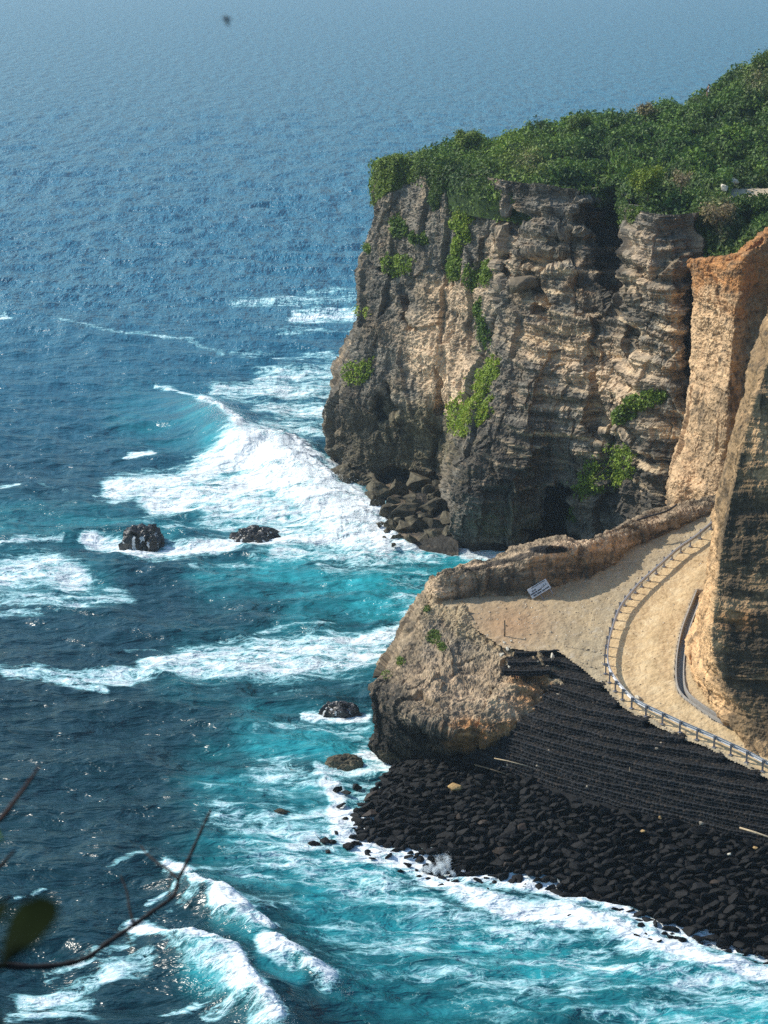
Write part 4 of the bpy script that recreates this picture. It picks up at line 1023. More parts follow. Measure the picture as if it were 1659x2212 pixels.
# ------------------------------------------------------------------ guard rail
def build_rail():
    base = RAILW.copy(); base[:, 2] += .02
    c0 = base[20]; root = empty('guard_rail', tuple(c0)); tag(root, 'galvanised crash barrier curving along the outer edge of the sand road', 'guard rail')
    t = np.gradient(base, axis=0); t /= np.linalg.norm(t, axis=1)[:, None]
    nrm = np.stack([-t[:, 1], t[:, 0], 0 * t[:, 0]], -1); nrm /= np.linalg.norm(nrm, axis=1)[:, None]
    inner = at_pl(650, 650) - base[18]
    if (nrm[18] @ inner) < 0: nrm = -nrm
    for i in range(1, len(base)):
        a = math.atan2(nrm[i, 1], nrm[i, 0]); Mr = Matrix.Rotation(a, 3, 'Z')
        bm = bmesh.new()
        h = .74                         # C-section post with a foot plate
        for dx, dy, sx, sy in ((0, 0, .04, .07), (0, .04, .07, .014), (0, -.04, .07, .014)):
            add_box(bm, (Mr @ Vector((dx, dy, 0))) + Vector((0, 0, h / 2)), (.03 if dy == 0 else .085, .075 if dy == 0 else .016, h), Mr)
        add_box(bm, (0, 0, .015), (.26, .24, .03), Mr)
        o = bm_obj('post', bm, M['post'], root); o.location = Vector(base[i] - c0)
        bm = bmesh.new(); add_box(bm, Mr @ Vector((.10, 0, 0)) + Vector((0, 0, .60)), (.09, .10, .22), Mr)
        b = bm_obj('spacer', bm, M['post'], o)
    fine = curve(base, 260); tf = np.gradient(fine, axis=0); nf = curve(nrm, 260); nf /= np.linalg.norm(nf, axis=1)[:, None]
    prof = [(.15, .74), (.17, .735), (.235, .69), (.235, .65), (.165, .62), (.165, .58), (.235, .55), (.235, .51), (.17, .465), (.15, .46)]
    Q = np.stack([fine + nf * a + np.array([0, 0, b]) for a, b in prof], 1) - c0
    nr, nc = Q.shape[:2]
    Q2 = np.concatenate([Q, (Q[:, ::-1] - nf[:, None, :] * .012)], 1)
    f = gridf(nr, 2 * nc); i = np.arange(nr - 1)
    cl = np.stack([i * 2 * nc, i * 2 * nc + 2 * nc - 1, (i + 1) * 2 * nc + 2 * nc - 1, (i + 1) * 2 * nc], -1)
    mesh_np('rail', Q2, np.concatenate([f, cl]), M['steel'], root)


build_rail()


# ------------------------------------------------------------------ rocks
def rock_mesh(name, seed, flat=.8, pts=16, bev=.08, rough=.04, sub=1):
    r = np.random.default_rng(seed); bm = bmesh.new()
    d = r.normal(size=(pts, 3)); d /= np.linalg.norm(d, axis=1)[:, None]
    d *= (.85 + .3 * r.random((pts, 1))); d[:, 0] *= 1.15; d[:, 2] *= flat
    for p in d: bm.verts.new(p)
    res = bmesh.ops.convex_hull(bm, input=bm.verts)
    bmesh.ops.delete(bm, geom=[g for g in res['geom_interior'] if isinstance(g, bmesh.types.BMVert)], context='VERTS')
    bmesh.ops.bevel(bm, geom=list(bm.edges), offset=bev, segments=2, affect='EDGES', profile=.6)
    bmesh.ops.triangulate(bm, faces=bm.faces)
    if sub: bmesh.ops.subdivide_edges(bm, edges=list(bm.edges), cuts=sub, use_grid_fill=True)
    co = np.array([v.co[:] for v in bm.verts]); dn = fbm(co * 1.6 + seed, 4, .6) * rough * 2.5
    for v, k in zip(bm.verts, dn): v.co += v.co.normalized() * float(k)
    bmesh.ops.recalc_face_normals(bm, faces=bm.faces)
    me = bpy.data.meshes.new(name); bm.to_mesh(me); bm.free()
    return me


def place(me, name, p, s, mat=None, rot=None, label=None, cat='boulder', group=None):
    o = bpy.data.objects.new(name, me); col.objects.link(o); o.location = p
    o.scale = s if isinstance(s, (tuple, list)) else (s, s, s)
    o.rotation_euler = rot if rot is not None else (random.gauss(0, .35), random.gauss(0, .35), random.random() * 6.28)
    tag(o, label, cat, group)
    return o


BLK = [rock_mesh('boulder', 100 + i, .62 + .3 * random.random(), 13 + i % 8, .08, .04) for i in range(14)]
for m_ in BLK: m_.materials.append(M['basalt'])
BRN = [rock_mesh('boulder', 140 + i, .7, 14, .09, .03) for i in range(3)]
for m_ in BRN: m_.materials.append(M['basalt_brown'])


def mesh_arrays(me):
    v = np.empty(len(me.vertices) * 3, np.float32); me.vertices.foreach_get('co', v)
    f = np.array([p.vertices[:] for p in me.polygons], int); return v.reshape(-1, 3), f


GB = np.array([(440, 745), (472, 759), (509, 778), (593, 808), (694, 829), (768, 847), (860, 868)], float)       # foot of the gabions
GBW = at_z(GB[:, 0], GB[:, 1], 3.4)
WL = np.array([(352, 818), (372, 838), (430, 858), (472, 876), (579, 896), (671, 928), (768, 952), (880, 985)], float)
WLW = at_z(WL[:, 0], WL[:, 1], 0.)


def build_revetment():
    up = np.array([(392, 768), (420, 764), (450, 760), (480, 764), (509, 778), (593, 809), (694, 830), (768, 848), (880, 872)], float)
    zt = np.array([.9, 1.8, 2.8, 3.3, 3.4, 3.4, 3.4, 3.4, 3.4])
    A = curve(at_z(up[:, 0], up[:, 1], zt), 200); B = curve(WLW, 200)
    Cc = B + (B - A) * np.array([.35, .35, 0]) * .6; Cc[:, 2] = -1.3
    A0 = A + (A - B) * np.array([.25, .25, 0]) + np.array([0, 0, .3])
    bed = np.stack([Cc, B, A, A0], 0); bed = patch(bed, 60, 200); bed[..., 2] -= .35
    bed[..., 2] += .2 * fbm(bed, 3)
    cc = np.zeros(bed.shape) + np.array((.006, .0058, .0057))
    o = grid_mesh('embankment', bed, M['basalt_bed'], cc); tag(o, kind='structure')
    # dart throwing on the slope
    L = np.r_[0, np.cumsum(np.linalg.norm(np.diff(A[:, :2], axis=0), axis=1))]
    pts = []
    cell = {}
    for _ in range(110000):
        s = rng.random(); t = rng.random() * 1.08 - .04
        k = s * 199; i = int(k); f = k - i; i2 = min(i + 1, 199)
        a = A[i] * (1 - f) + A[i2] * f; b = B[i] * (1 - f) + B[i2] * f
        p = a * (1 - t) + b * t; r = .25 + .22 * rng.random() ** 1.5 + .07 * t
        ci, cj = int(p[0] // 1.2), int(p[1] // 1.2); bad = False
        for aa in (-1, 0, 1):
            for bb in (-1, 0, 1):
                for q in cell.get((ci + aa, cj + bb), ()):
                    if (p[0] - q[0]) ** 2 + (p[1] - q[1]) ** 2 + (p[2] - q[2]) ** 2 < (.67 * (r + q[3])) ** 2: bad = True; break
                if bad: break
            if bad: break
        if bad: continue
        q = (*p, r); pts.append(q); cell.setdefault((ci, cj), []).append(q)
    pts = np.array(pts); u, v = proj(pts[:, :3])
    vis = (u > -30) & (u < 800)
    pts = pts[vis]; u = u[vis]; v = v[vis]
    # strays in the wash at the foot
    ex = []
    for i in range(150):
        s = rng.random() ** .85; k = s * 199; j = int(k); b = B[j]; d = (B[j] - A[j]); d = d / np.linalg.norm(d[:2])
        off = abs(rng.normal()) * (1.1 if s > .35 else .9) + .15
        p = b + d * off; r = .13 + .22 * rng.random() ** 1.6
        q_ = proj(np.array(p))
        if q_[0] > 790: continue
        ex.append((p[0] + rng.normal() * .3, p[1], -.06 - .05 * rng.random(), r))
    for (uu, vv, r) in ((700, 1815, .34), (680, 1822, .3), (718, 1818, .28), (755, 1828, .4), (708, 1840, .2), (770, 1822, .3), (728, 1705, .3), (748, 1712, .32), (738, 1740, .3), (745, 1770, .26), (805, 1855, .2), (840, 1850, .25), (880, 1868, .22), (770, 1700, .36)):
        p = at_z(uu * K, vv * K, 0.); ex.append((p[0], p[1], .0, r))
    ex = np.array(ex)
    score = np.r_[pts[:, 3] / np.hypot(pts[:, 1], H), ex[:, 3] / np.hypot(ex[:, 1], H)]
    allp = np.concatenate([pts, ex]); isx = np.r_[np.zeros(len(pts), bool), np.ones(len(ex), bool)]
    order = np.argsort(-score); ind = set(order[:285].tolist())
    SV, SF, off = [], [], 0
    for i, (x, y, z, r) in enumerate(allp):
        brown = rng.random() < .05 and not isx[i]
        me = BRN[rng.integers(3)] if brown else BLK[rng.integers(14)]
        e = Matrix.Rotation(rng.random() * 6.28, 4, 'Z'); tl = Matrix.Rotation(-.45 + .3 * rng.normal(), 4, 'X') @ Matrix.Rotation(.25 * rng.normal() - .1, 4, 'Y')
        mm = Matrix.Translation((x, y, z + (.02 if not isx[i] else 0.))) @ tl @ e @ Matrix.Diagonal((r * (1.2 + .25 * rng.random()), r * (.9 + .35 * rng.random()), r * .8, 1))
        if i in ind:
            o = bpy.data.objects.new('boulder', me); col.objects.link(o); o.matrix_world = mm
            if isx[i]: tag(o, 'wet black boulder lying in the wash at the foot of the boulder slope', 'boulder', 'boulders in the wash')
            elif brown: tag(o, 'dark reddish brown boulder set among the black ones in the sea defence slope', 'boulder', 'brown boulders of the sea defence')
            else: tag(o, 'black basalt boulder packed in the sea defence slope', 'boulder', 'boulders of the sea defence')
        else:
            vv, ff = mesh_arrays(me); vv = vv @ np.array(mm.to_3x3()).T + np.array(mm.translation)
            SV.append(vv); SF.append(ff + off); off += len(vv)
    o = mesh_np('boulder_fill', np.concatenate(SV), np.concatenate(SF), M['basalt']); tag(o, 'smaller black boulders of the sea defence and its wash', 'boulders', kind='stuff')
    # single tan and pale stones
    TAN = rock_mesh('boulder', 301, .7, 15, .1, .04); TAN.materials.append(M['tan_rock'])
    PALE = rock_mesh('stone', 302, .75, 14, .1, .06); PALE.materials.append(M['pale_rock'])
    for uu, vv, z, r, me, lab in ((1488, 1922, 1.1, .5, TAN, 'biggest tan boulder low in the black boulder slope on the right'), (1555, 1912, 1.4, .36, BRN[0], 'brown boulder right of the biggest tan boulder'), (1612, 1940, 1.2, .36, TAN, 'tan boulder nearest the right hand edge of the boulder slope'),
                                  (985, 1700, 2.6, .48, TAN, 'tan boulder half buried at the top of the slope under the bluff'), (1385, 1738, 3.6, .16, PALE, 'round pale stone at the foot of the gabion steps'), (1425, 1765, 3.5, .15, TAN, 'small tan stone lying beside the round pale stone'), (1390, 1795, 3.2, .16, TAN, 'yellow stone wedged among the black boulders below the pale stone'),
                                  (1575, 1845, 3.5, .14, PALE, 'small pale stone on the lowest gabion step, left of the bamboo pole'), (1630, 1832, 3.6, .17, TAN, 'tan stone at the right end of the lowest gabion step')):
        p = at_z(uu * K, vv * K, z); place(me, 'stone' if r < .2 else 'boulder', tuple(p), (r, r * .9, r * .8), label=lab, cat='stone' if r < .2 else 'boulder')
    # small stones tucked above waterline are part of the fill
    return A, B


REVA, REVB = build_revetment()


# ------------------------------------------------------------------ gabion steps
def stone_row(path, h, dep, seed, colr):
    """a run of wire baskets: hundreds of packed stones round a dark core"""
    r = np.random.default_rng(seed)
    path = resample(path, .21); n = len(path)
    t = np.gradient(path, axis=0); t /= np.linalg.norm(t, axis=1)[:, None]; nr = np.stack([t[:, 1], -t[:, 0], 0 * t[:, 0]], -1)
    nr *= np.where((nr[:, 1:2]) > 0, -1, 1)
    V, Fc, C, off = [], [], [], 0
    ico = bmesh.new(); bmesh.ops.create_icosphere(ico, subdivisions=1, radius=1)
    iv = np.array([v.co[:] for v in ico.verts]); ico.verts.index_update(); fi = np.array([[v.index for v in f.verts] for f in ico.faces]); ico.free()
    nv = max(2, int(round(h / .15)))
    cells = [(0.0, (a + .5) / nv * h - .01, 0) for a in range(nv)] + [(-.16 - .22 * a, h - .10, 1) for a in range(5)]
    m = n * len(cells); ii = np.repeat(np.arange(n), len(cells)); cl = np.tile(np.array(cells), (n, 1))
    p = path[ii] + nr[ii] * cl[:, :1] + t[ii] * ((r.random((m, 1)) - .5) * .16) + r.normal(size=(m, 3)) * .014; p[:, 2] += cl[:, 1]
    sz = np.array([.125, .085, .088]) * (.8 + .5 * r.random((m, 1))); an = np.arctan2(t[ii, 1], t[ii, 0]) + .25 * r.normal(size=m)
    vv = iv[None] * np.array([1., 1., 1.]) * (np.abs(iv).max(1)[:, None] ** -.55)[None] * (1 + .08 * r.normal(size=(m, len(iv), 1))) * sz[:, None, :]
    vv = np.stack([vv[..., 0] * np.cos(an)[:, None] - vv[..., 1] * np.sin(an)[:, None], vv[..., 0] * np.sin(an)[:, None] + vv[..., 1] * np.cos(an)[:, None], vv[..., 2]], -1) + p[:, None]
    seg = .6 + .9 * r.random(200); kk = colr * (.3 + 1.2 * r.random((m, 1)) ** 1.3) * seg[(ii // 9) % 200][:, None]; q = r.random(m)
    kk[q < .09] = (.042, .03, .021); kk[q < .003] = (.36, .30, .22)
    top = cl[:, 2] > .5; kk[top] = kk[top] * .8 + np.array((.006, .004, .002))
    V.append(vv.reshape(-1, 3)); Fc.append((fi[None] + (np.arange(m) * len(iv))[:, None, None]).reshape(-1, 3)); C.append(np.repeat(kk, len(iv), 0)); off = m * len(iv)
    # core
    core = np.stack([path + nr * a + np.array([0, 0, b]) for a, b in ((-.02, 0), (-.02, h - .08), (-dep, h - .08), (-dep, 0))], 1)
    f4 = gridf(n, 4)
    tri = np.concatenate([f4[:, [0, 1, 2]], f4[:, [0, 2, 3]]])
    e0 = np.array([[0, 1, 2], [0, 2, 3]]); e1 = e0 + 4 * (n - 1)
    V.append(core.reshape(-1, 3)); Fc.append(tri + off); Fc.append(e0 + off); Fc.append(e1 + off); C.append(np.zeros((4 * n, 3)) + .01)
    return np.concatenate(V), np.concatenate(Fc), np.concatenate(C), path, nr


def wire(path, nr, h, seed):
    bm = bmesh.new(); n = len(path)
    out = path + nr * .125
    for zz, d in ((h + .03, 0), (h * .5, 0.0), (.02, 0)):
        tube(bm, [out[i] + np.array([0, 0, zz + .008 * math.sin(i * 1.7)]) for i in range(0, n, 2)], .008, 3)
    for i in range(0, n, 5):
        tube(bm, [out[i] + np.array([0, 0, .02]), out[i] + np.array([0, 0, h + .03]), out[i] - nr[i] * .5 + np.array([0, 0, h + .05])], .008 if i % 10 else .012, 3)
    return bm


M['wire'] = mat_noise('wire', (.05, .054, .06), (.10, .105, .115), 6, .6, .05, .002, .4, .2)


def build_gabions():
    nrow = 14
    Lq = np.array([(555, 641), (553, 668), (549, 694), (528, 722), (500, 741), (472, 757)], float)
    Lz = np.array([8.6, 7.9, 7.1, 6.0, 4.9, 3.5])
    LW = at_z(Lq[:, 0], Lq[:, 1], Lz)
    RW = RAILW[13:].copy()
    out = RW.copy()
    t = np.gradient(RW, axis=0); nn = np.stack([-t[:, 1], t[:, 0], 0 * t[:, 0]], -1); nn /= np.linalg.norm(nn, axis=1)[:, None]
    if (nn[5] @ (at_pl(650, 650) - RW[5])) > 0: nn = -nn
    R1 = RW + nn * .75                 # outer road edge
    botR = at_z(np.array(790.), np.array(852.), 3.4)
    names = ['topmost', 'second', 'third', 'fourth', 'fifth', 'sixth', 'seventh', 'eighth', 'ninth', 'tenth', 'eleventh', 'twelfth', 'thirteenth', 'fourteenth', 'fifteenth', 'sixteenth', 'seventeenth']
    for j in range(nrow):
        z = 8.35 - j * (8.35 - 3.35) / (nrow - 1); h = (8.35 - 3.35) / (nrow - 1) + .04
        zz = z
        Lp = np.array([np.interp(zz, Lz[::-1], LW[::-1, k]) for k in range(3)])
        # right end: where the road edge has the height of the top of this course
        zr = R1[:, 2]
        if zz + h > zr.min() + .02:
            Rp = np.array([np.interp(zz + h * .8, zr[::-1], R1[::-1, k]) for k in range(3)]); Rp += np.array([.05, -.05, 0])
        else:
            f = (zr.min() - zz - h) / (zr.min() - 3.4); e = R1[-1]
            Rp = e * (1 - f) + botR * f
            Rp = Rp + np.array([.9, -.3, 0])
        Lp[2] = Rp[2] = zz
        d = Rp - Lp; ln = np.linalg.norm(d); pn = np.array([d[1], -d[0], 0]) / ln
        if pn[1] > 0: pn = -pn
        bow = .055 * ln * (.25 + .75 * min(1, j / 6))
        s = np.linspace(0, 1, 40)
        path = Lp + d * s[:, None] + pn * (bow * 4 * (s * (1 - s)) * (1 - .35 * s))[:, None]
        path += pn * (.06 * np.sin(s * ln * 1.1 + j) + .05 * np.sin(s * ln * 2.7 + 3 * j))[:, None]; path[:, 2] += .03 * np.sin(s * ln * .9 + 2 * j)
        V, Fc, C, p2, nr = stone_row(path, h, 1.6, 500 + j, np.array((.015, .0145, .0142)))
        o0 = p2[len(p2) // 2].copy()
        root = empty('gabion_row', tuple(o0)); tag(root, f'{names[j]} row from the top of black stone gabions stepping down below the crash barrier', 'gabion', 'gabion rows below the road')
        mesh_np('stone_fill', V - o0, Fc, M['gabion'], root, colr=C)
        bm = wire(p2 - o0, nr, h, j); bm_obj('wire_mesh', bm, M['wire'], root)
    # three short rows at the head of the steps
    for j, (a, b, va, vb, lab) in enumerate((((1115), 1205, 1402, 1392, 'upper'), (1098, 1195, 1422, 1416, 'middle'), (1088, 1188, 1440, 1438, 'lowest'))):
        A_ = at_pl(a * K, (va + 10) * K, -.0); B_ = at_pl(b * K, (vb + 10) * K, 0.)
        z = min(A_[2], B_[2]) - .28; A_[2] = B_[2] = z
        s = np.linspace(0, 1, 12)[:, None]; d = B_ - A_; path = A_ + d * s + np.array([0, -.35, 0]) * 4 * s * (1 - s) * .35
        V, Fc, C, p2, nr = stone_row(path, .38, .7, 700 + j, np.array((.013, .0125, .012)))
        o0 = p2[len(p2) // 2].copy(); root = empty('gabion_row', tuple(o0)); tag(root, f'{lab} of the three short gabion rows above the bluff', 'gabion', 'short gabion rows')
        mesh_np('stone_fill', V - o0, Fc, M['gabion'], root, colr=C)
        bm_obj('wire_mesh', wire(p2 - o0, nr, .38, j), M['wire'], root)
    # stone bank under the steps
    rows = []
    for j in range(6):
        f = j / 5.; z = 8.2 - 5.1 * f
        Lp = np.array([np.interp(z, Lz[::-1], LW[::-1, k]) for k in range(3)]); e = R1[min(len(R1) - 1, int(6 + f * 16))] if f < .6 else R1[-1] * (1 - (f - .5) * 2) + botR * ((f - .5) * 2)
        s = np.linspace(0, 1, 6)[:, None]; p = Lp + (e - Lp) * s; p[:, 2] = z - .25; p[:, 1] += .75; rows.append(p)
    rows.insert(0, rows[0] + np.array([0, .8, -.8]))
    P = patch(np.array(rows), 40, 60); P[..., 2] -= .55
    o = grid_mesh('embankment', P, M['basalt_bed'], np.zeros(P.shape) + .014); tag(o, kind='structure')
    # loose stones and poles on the steps
    PALE = [rock_mesh('stone', 320 + i, .75, 13, .1, .07) for i in range(3)]
    for m_ in PALE: m_.materials.append(M['pale_rock'])
    for k, (uu, vv, r, lab) in enumerate(((1192, 1417, .27, 'white stone block on the middle short gabion row'), (1082, 1414, .22, 'pale stone left of the middle short gabion row'), (1096, 1402, .16, 'small pale stone at the left end of the upper short gabion row'), (1090, 1388, .14, 'pale rubble stone above the left end of the short gabions'), (1104, 1384, .12, 'pale rubble stone right of its twin above the short gabions'), (1378, 1507, .26, 'pale block behind the crash barrier post at the bend'), (1100, 1440, .13, 'small pale stone beside the lowest short gabion row'))):
        p = at_pl(uu * K, vv * K, .1); place(PALE[k % 3], 'stone', tuple(p), (r, r * .8, r * .9), label=lab, cat='stone')
    for (a, b, z, w_, me, lab) in (((1068, 1638), (1140, 1655), 4.3, .035, 'wood', 'long pale bamboo pole lying on the lower gabions near the bluff'), ((1025, 1652), (1092, 1672), 3.7, .05, 'darkwood', 'brown plank lying along the foot of the gabions by the bluff'), ((1598, 1788), (1680, 1815), 4.15, .06, 'wood', 'thick yellow bamboo pole on the lowest gabions at the right edge'), ((1335, 1628), (1362, 1636), 5.6, .03, 'wood', 'short pale stick on the middle gabion rows')):
        p, q = at_z(a[0] * K, a[1] * K, z), at_z(b[0] * K, b[1] * K, z); bm = bmesh.new()
        c = (p + q) / 2
        tube(bm, [p - c, (p * .6 + q * .4) - c + np.array([0, 0, .03]), q - c], [w_, w_ * .95, w_ * .8], 8)
        o = bm_obj('wooden_pole', bm, M[me], smooth=True); o.location = c; tag(o, lab, 'pole')
    p = at_z(1358 * K, 1690 * K, 4.6); bm = bmesh.new(); tube(bm, [(0, 0, -.1), (.02, 0, .5), (.03, .02, 1.0)], [.025, .022, .018], 6)
    o = bm_obj('wooden_stake', bm, M['wood'], smooth=True); o.location = p; tag(o, 'thin pale stake standing upright in the gabion steps', 'stake')
    p = at_pl(1090 * K, 1375 * K); bm = bmesh.new(); tube(bm, [(0, 0, -.2), (.01, 0, .55), (-.02, .01, 1.15)], [.05, .045, .05], 7)
    o = bm_obj('wooden_post', bm, M['darkwood'], smooth=True); o.location = p; tag(o, 'lone dark wooden post standing on the sandy shelf', 'post')


build_gabions()


# ------------------------------------------------------------------ rocks in the sea and under the cliff
def sea_rock(uu, vv, sx, sy, sz, seed, lab, mat='wet_rock', falls=True):
    p = at_z(uu * K, vv * K, 0.)
    bm = bmesh.new(); bmesh.ops.create_icosphere(bm, subdivisions=5, radius=1)
    co = np.array([v.co[:] for v in bm.verts]); d = co.copy()
    n = .30 * fbm(co * 1.3 + seed, 4, .55) + .16 * (ridged(np.stack([co[:, 0] * 3, co[:, 1] * 3, co[:, 2] * .8], -1) + seed, 3) - .6) + .03 * fbm(co * 5 + seed, 3)
    n = n + .30 * facets(co * np.array([1.3, 1.3, .9]) + seed * 2.7) + .06 * facets(co * 3.2 + seed)
    co = co * (1 + n)[:, None]; co[:, 2] = np.sign(co[:, 2]) * np.abs(co[:, 2]) ** .8
    co *= np.array([sx, sy, sz])
    for v, c in zip(bm.verts, co): v.co = c
    root = bm_obj('sea_rock', bm, M[mat]); root.location = (p[0], p[1], -.25 * sz); tag(root, lab, 'rock')
    if falls:                            # sheets of white water running off
        nrm = co / (np.linalg.norm(co, axis=1)[:, None]); st = noise(np.stack([co[:, 0] / sx * 4.5, co[:, 1] / sy * 4.5, co[:, 2] / sz * .35], -1) + seed * 3)
        bm = bmesh.new(); me = root.data; vs = {}
        for pl in me.polygons:
            ids = pl.vertices[:]
            if min(st[i] for i in ids) > .2 and max(co[i][2] for i in ids) < sz * .72 and co[ids[0]][2] > -sz * .1 and (co[ids[0]][1] < .25 * sy):
                f = []
                for i in ids:
                    if i not in vs: vs[i] = bm.verts.new(co[i] + nrm[i] * .035)
                    f.append(vs[i])
                bm.faces.new(f)
        if len(bm.faces): tag(bm_obj('running_water', bm, M['spray'], root, True), kind='stuff')
        else: bm.free()
    return root


sea_rock(308, 1172, 2.05, 1.5, 2.1, 1, 'tall black sea rock streaked with white water, left of the two offshore rocks')
sea_rock(552, 1160, 2.1, 1.3, 1.35, 5, 'low black sea rock with white runoff, between the tall rock and the breaking wave')
sea_rock(733, 1538, 1.5, .9, .95, 9, 'flat topped black rock awash beside the bluff')
sea_rock(745, 1652, 1.35, .8, .85, 12, 'brown black rock just off the base of the bluff', 'olive_rock', False)
sea_rock(605, 1755, .52, .3, .3, 15, 'small brown rock alone in the foam left of the boulder slope', 'olive_rock', False)
sea_rock(920, 1172, 2.3, 1.5, 1.2, 21, 'flat dark reef rock at the foot of the fallen boulders', 'olive_rock', False)
sea_rock(990, 1196, 1.6, 1.0, .5, 22, 'low dark ledge at the foot of the grey rock bulge', 'wet_rock', False)
sea_rock(722, 1012, 1.2, 1.5, 1.5, 24, 'dark purple rock at the left foot of the cliff', 'wet_rock', False)
sea_rock(762, 1052, 3.0, 2.4, 2.6, 26, 'broad olive rock ledge at the cliff foot beside the white water', 'olive_rock', False)


def build_fallen():
    ms = [rock_mesh('fallen_boulder', 400 + i, .85, 11 + i % 4, .035, .10, 2) for i in range(8)]
    for m_ in ms: m_.materials.append(M['olive_rock'])
    D = [(862, 1062, 1.3), (905, 1045, 1.6), (838, 1105, 1.25), (870, 1108, 1.5), (905, 1095, 1.0), (940, 1100, 1.5), (955, 1070, 1.1), (925, 1062, .8), (845, 1140, .9), (872, 1145, 1.1), (900, 1140, 1.3), (935, 1135, 1.15), (960, 1125, 1.2), (965, 1095, .9), (815, 1090, .8), (822, 1060, 1.5), (850, 1085, .8), (888, 1080, .9), (968, 1155, 1.0), (940, 1160, 1.1), (910, 1165, .9), (885, 1170, .8), (858, 1165, .6), (838, 1150, .45), (822, 1135, .5), (860, 1128, .6), (890, 1125, .7), (920, 1118, .7), (948, 1050, .9), (975, 1060, .8), (970, 1130, .7), (800, 1075, .7), (930, 1080, .6), (912, 1120, .55), (850, 1180, .35), (830, 1165, .3)]
    for k, (uu, vv, r) in enumerate(D):
        Y = 176 + (1170 - vv) / 125. * 17 - max(0, (uu - 930)) * .02
        p = at_y(uu * K, vv * K, Y); p[2] = max(p[2], .25)
        big = {0: 'big angular boulder leaning against the left foot of the cliff', 1: 'biggest fallen boulder, top of the heap under the overhang', 15: 'dark boulder at the seaward left end of the heap'}
        p[2] += .15; place(ms[k % 8], 'fallen_boulder', tuple(p), (r * .95, r * .85, r * .85), label=big.get(k, 'mossy brown boulder in the heap fallen at the foot of the cliff'), group=None if k in big else 'fallen boulders under the cliff')
    # bed beneath the heap
    G = np.array([[at_y(u * K, v * K, Y) for u, Y in ((770, yb), (830, yb), (900, yb - 1), (990, yb - 2))] for v, yb in ((1035, 200), (1070, 191), (1120, 184), (1165, 177), (1190, 174))])
    G[-1, :, 2] = -1.5; G[:, 0, 2] -= 1.0
    P = patch(G, 120, 160); P[..., 2] -= .3; P[..., 2] += .45 * fbm(P * .7, 4)
    o = grid_mesh('shore', P, M['cliff'], rock_color(P, [], 'dark') * .7); tag(o, kind='structure')


build_fallen()


# ------------------------------------------------------------------ sign board, pipes
def build_sign():
    c4 = [(1186, 1268), (1136, 1276), (1150, 1296), (1188, 1271)]
    # corners in the photo: left, top right, right, bottom
    q = [np.array(x, float) * K for x in ((1137, 1274.5), (1180, 1249.5), (1189.5, 1270), (1152, 1293.5))]
    base = at_pl(1150 * K, 1293 * K)
    Yb = base[1] - .15
    A = [at_y(p[0], p[1], Yb + .9 * (1293.5 * K - p[1]) * .03) for p in q]
    o_ = (A[0] + A[3]) / 2; ex = (A[1] + A[2]) / 2 - (A[0] + A[3]) / 2; ey = (A[0] + A[1]) / 2 - (A[3] + A[2]) / 2
    Lx, Ly = np.linalg.norm(ex), np.linalg.norm(ey); ex = ex / Lx; ez = np.cross(ex, ey); ez /= np.linalg.norm(ez); ey = np.cross(ez, ex)
    c = sum(A) / 4
    root = empty('sign_board', tuple(c)); tag(root, 'white notice board with dark lettering lying tilted against the rock parapet', 'sign')
    m3 = Matrix((ex, ey, ez)).transposed()
    root.rotation_euler = m3.to_euler()
    bm = bmesh.new(); add_box(bm, (0, 0, 0), (Lx, Ly, .05)); bmesh.ops.bevel(bm, geom=list(bm.edges), offset=.01, segments=1, affect='EDGES')
    bm_obj('panel', bm, M['white'], root)
    sgn = 1 if (m3 @ Vector((0, 0, 1))).y < 0 else -1
    def words(name, rects, mat):
        bm = bmesh.new()
        for x0, x1, y, hh in rects:
            x = x0                                        # lettering too small to read: strokes of each word
            while x < x1 - .004:
                w_ = min(.045 + .02 * random.random(), x1 - x)
                add_box(bm, ((x + w_ / 2) * Lx - Lx / 2, y * Ly - Ly / 2, sgn * .03), (w_ * Lx * .86, hh * Ly, .012)); x += w_
        bm_obj(name, bm, M[mat], root)
    words('heading', [(.2, .36, .9, .07), (.38, .58, .9, .07), (.6, .92, .9, .07)], 'ink')
    words('lettering', [(.14, .24, .62, .11), (.26, .36, .62, .11), (.02, .24, .40, .12), (.26, .36, .40, .12), (.39, .6, .40, .12), (.1, .27, .18, .12), (.3, .52, .18, .12), (.56, .72, .18, .12), (.74, .95, .2, .11)], 'ink')
    bm = bmesh.new()
    for x, y, s in ((.74, .56, .15), (.86, .58, .11), (.64, .52, .08)):
        vs = [bm.verts.new((x * Lx - Lx / 2 + a * s * Lx * .8, y * Ly - Ly / 2 + b * s * Ly * 1.6, sgn * z)) for z in (.027, .034) for a, b in ((-.6, -.5), (.6, -.5), (.25, .6), (-.1, .2))]
        bm.faces.new(vs[:4]); bm.faces.new(vs[4:])
        for k in range(4): bm.faces.new((vs[k], vs[(k + 1) % 4], vs[4 + (k + 1) % 4], vs[4 + k]))
    bm_obj('emblem', bm, M['grey_ink'], root)
    for x in (.42, .93):
        bm = bmesh.new(); add_box(bm, (x * Lx - Lx / 2, -Ly / 2 - .18, -sgn * .045), (.06, .5, .05)); bm_obj('leg', bm, M['post'], root)


build_sign()


def pipe(name, pts, r, mat, lab, cat='pipe'):
    W = np.array([at_pl(u * K, v * K, dz) for u, v, dz in pts]); W = curve(W, 40); c = W.mean(0)
    bm = bmesh.new(); tube(bm, [p - c for p in W], r, 8); o = bm_obj(name, bm, M[mat], smooth=True); o.location = c; tag(o, lab, cat)


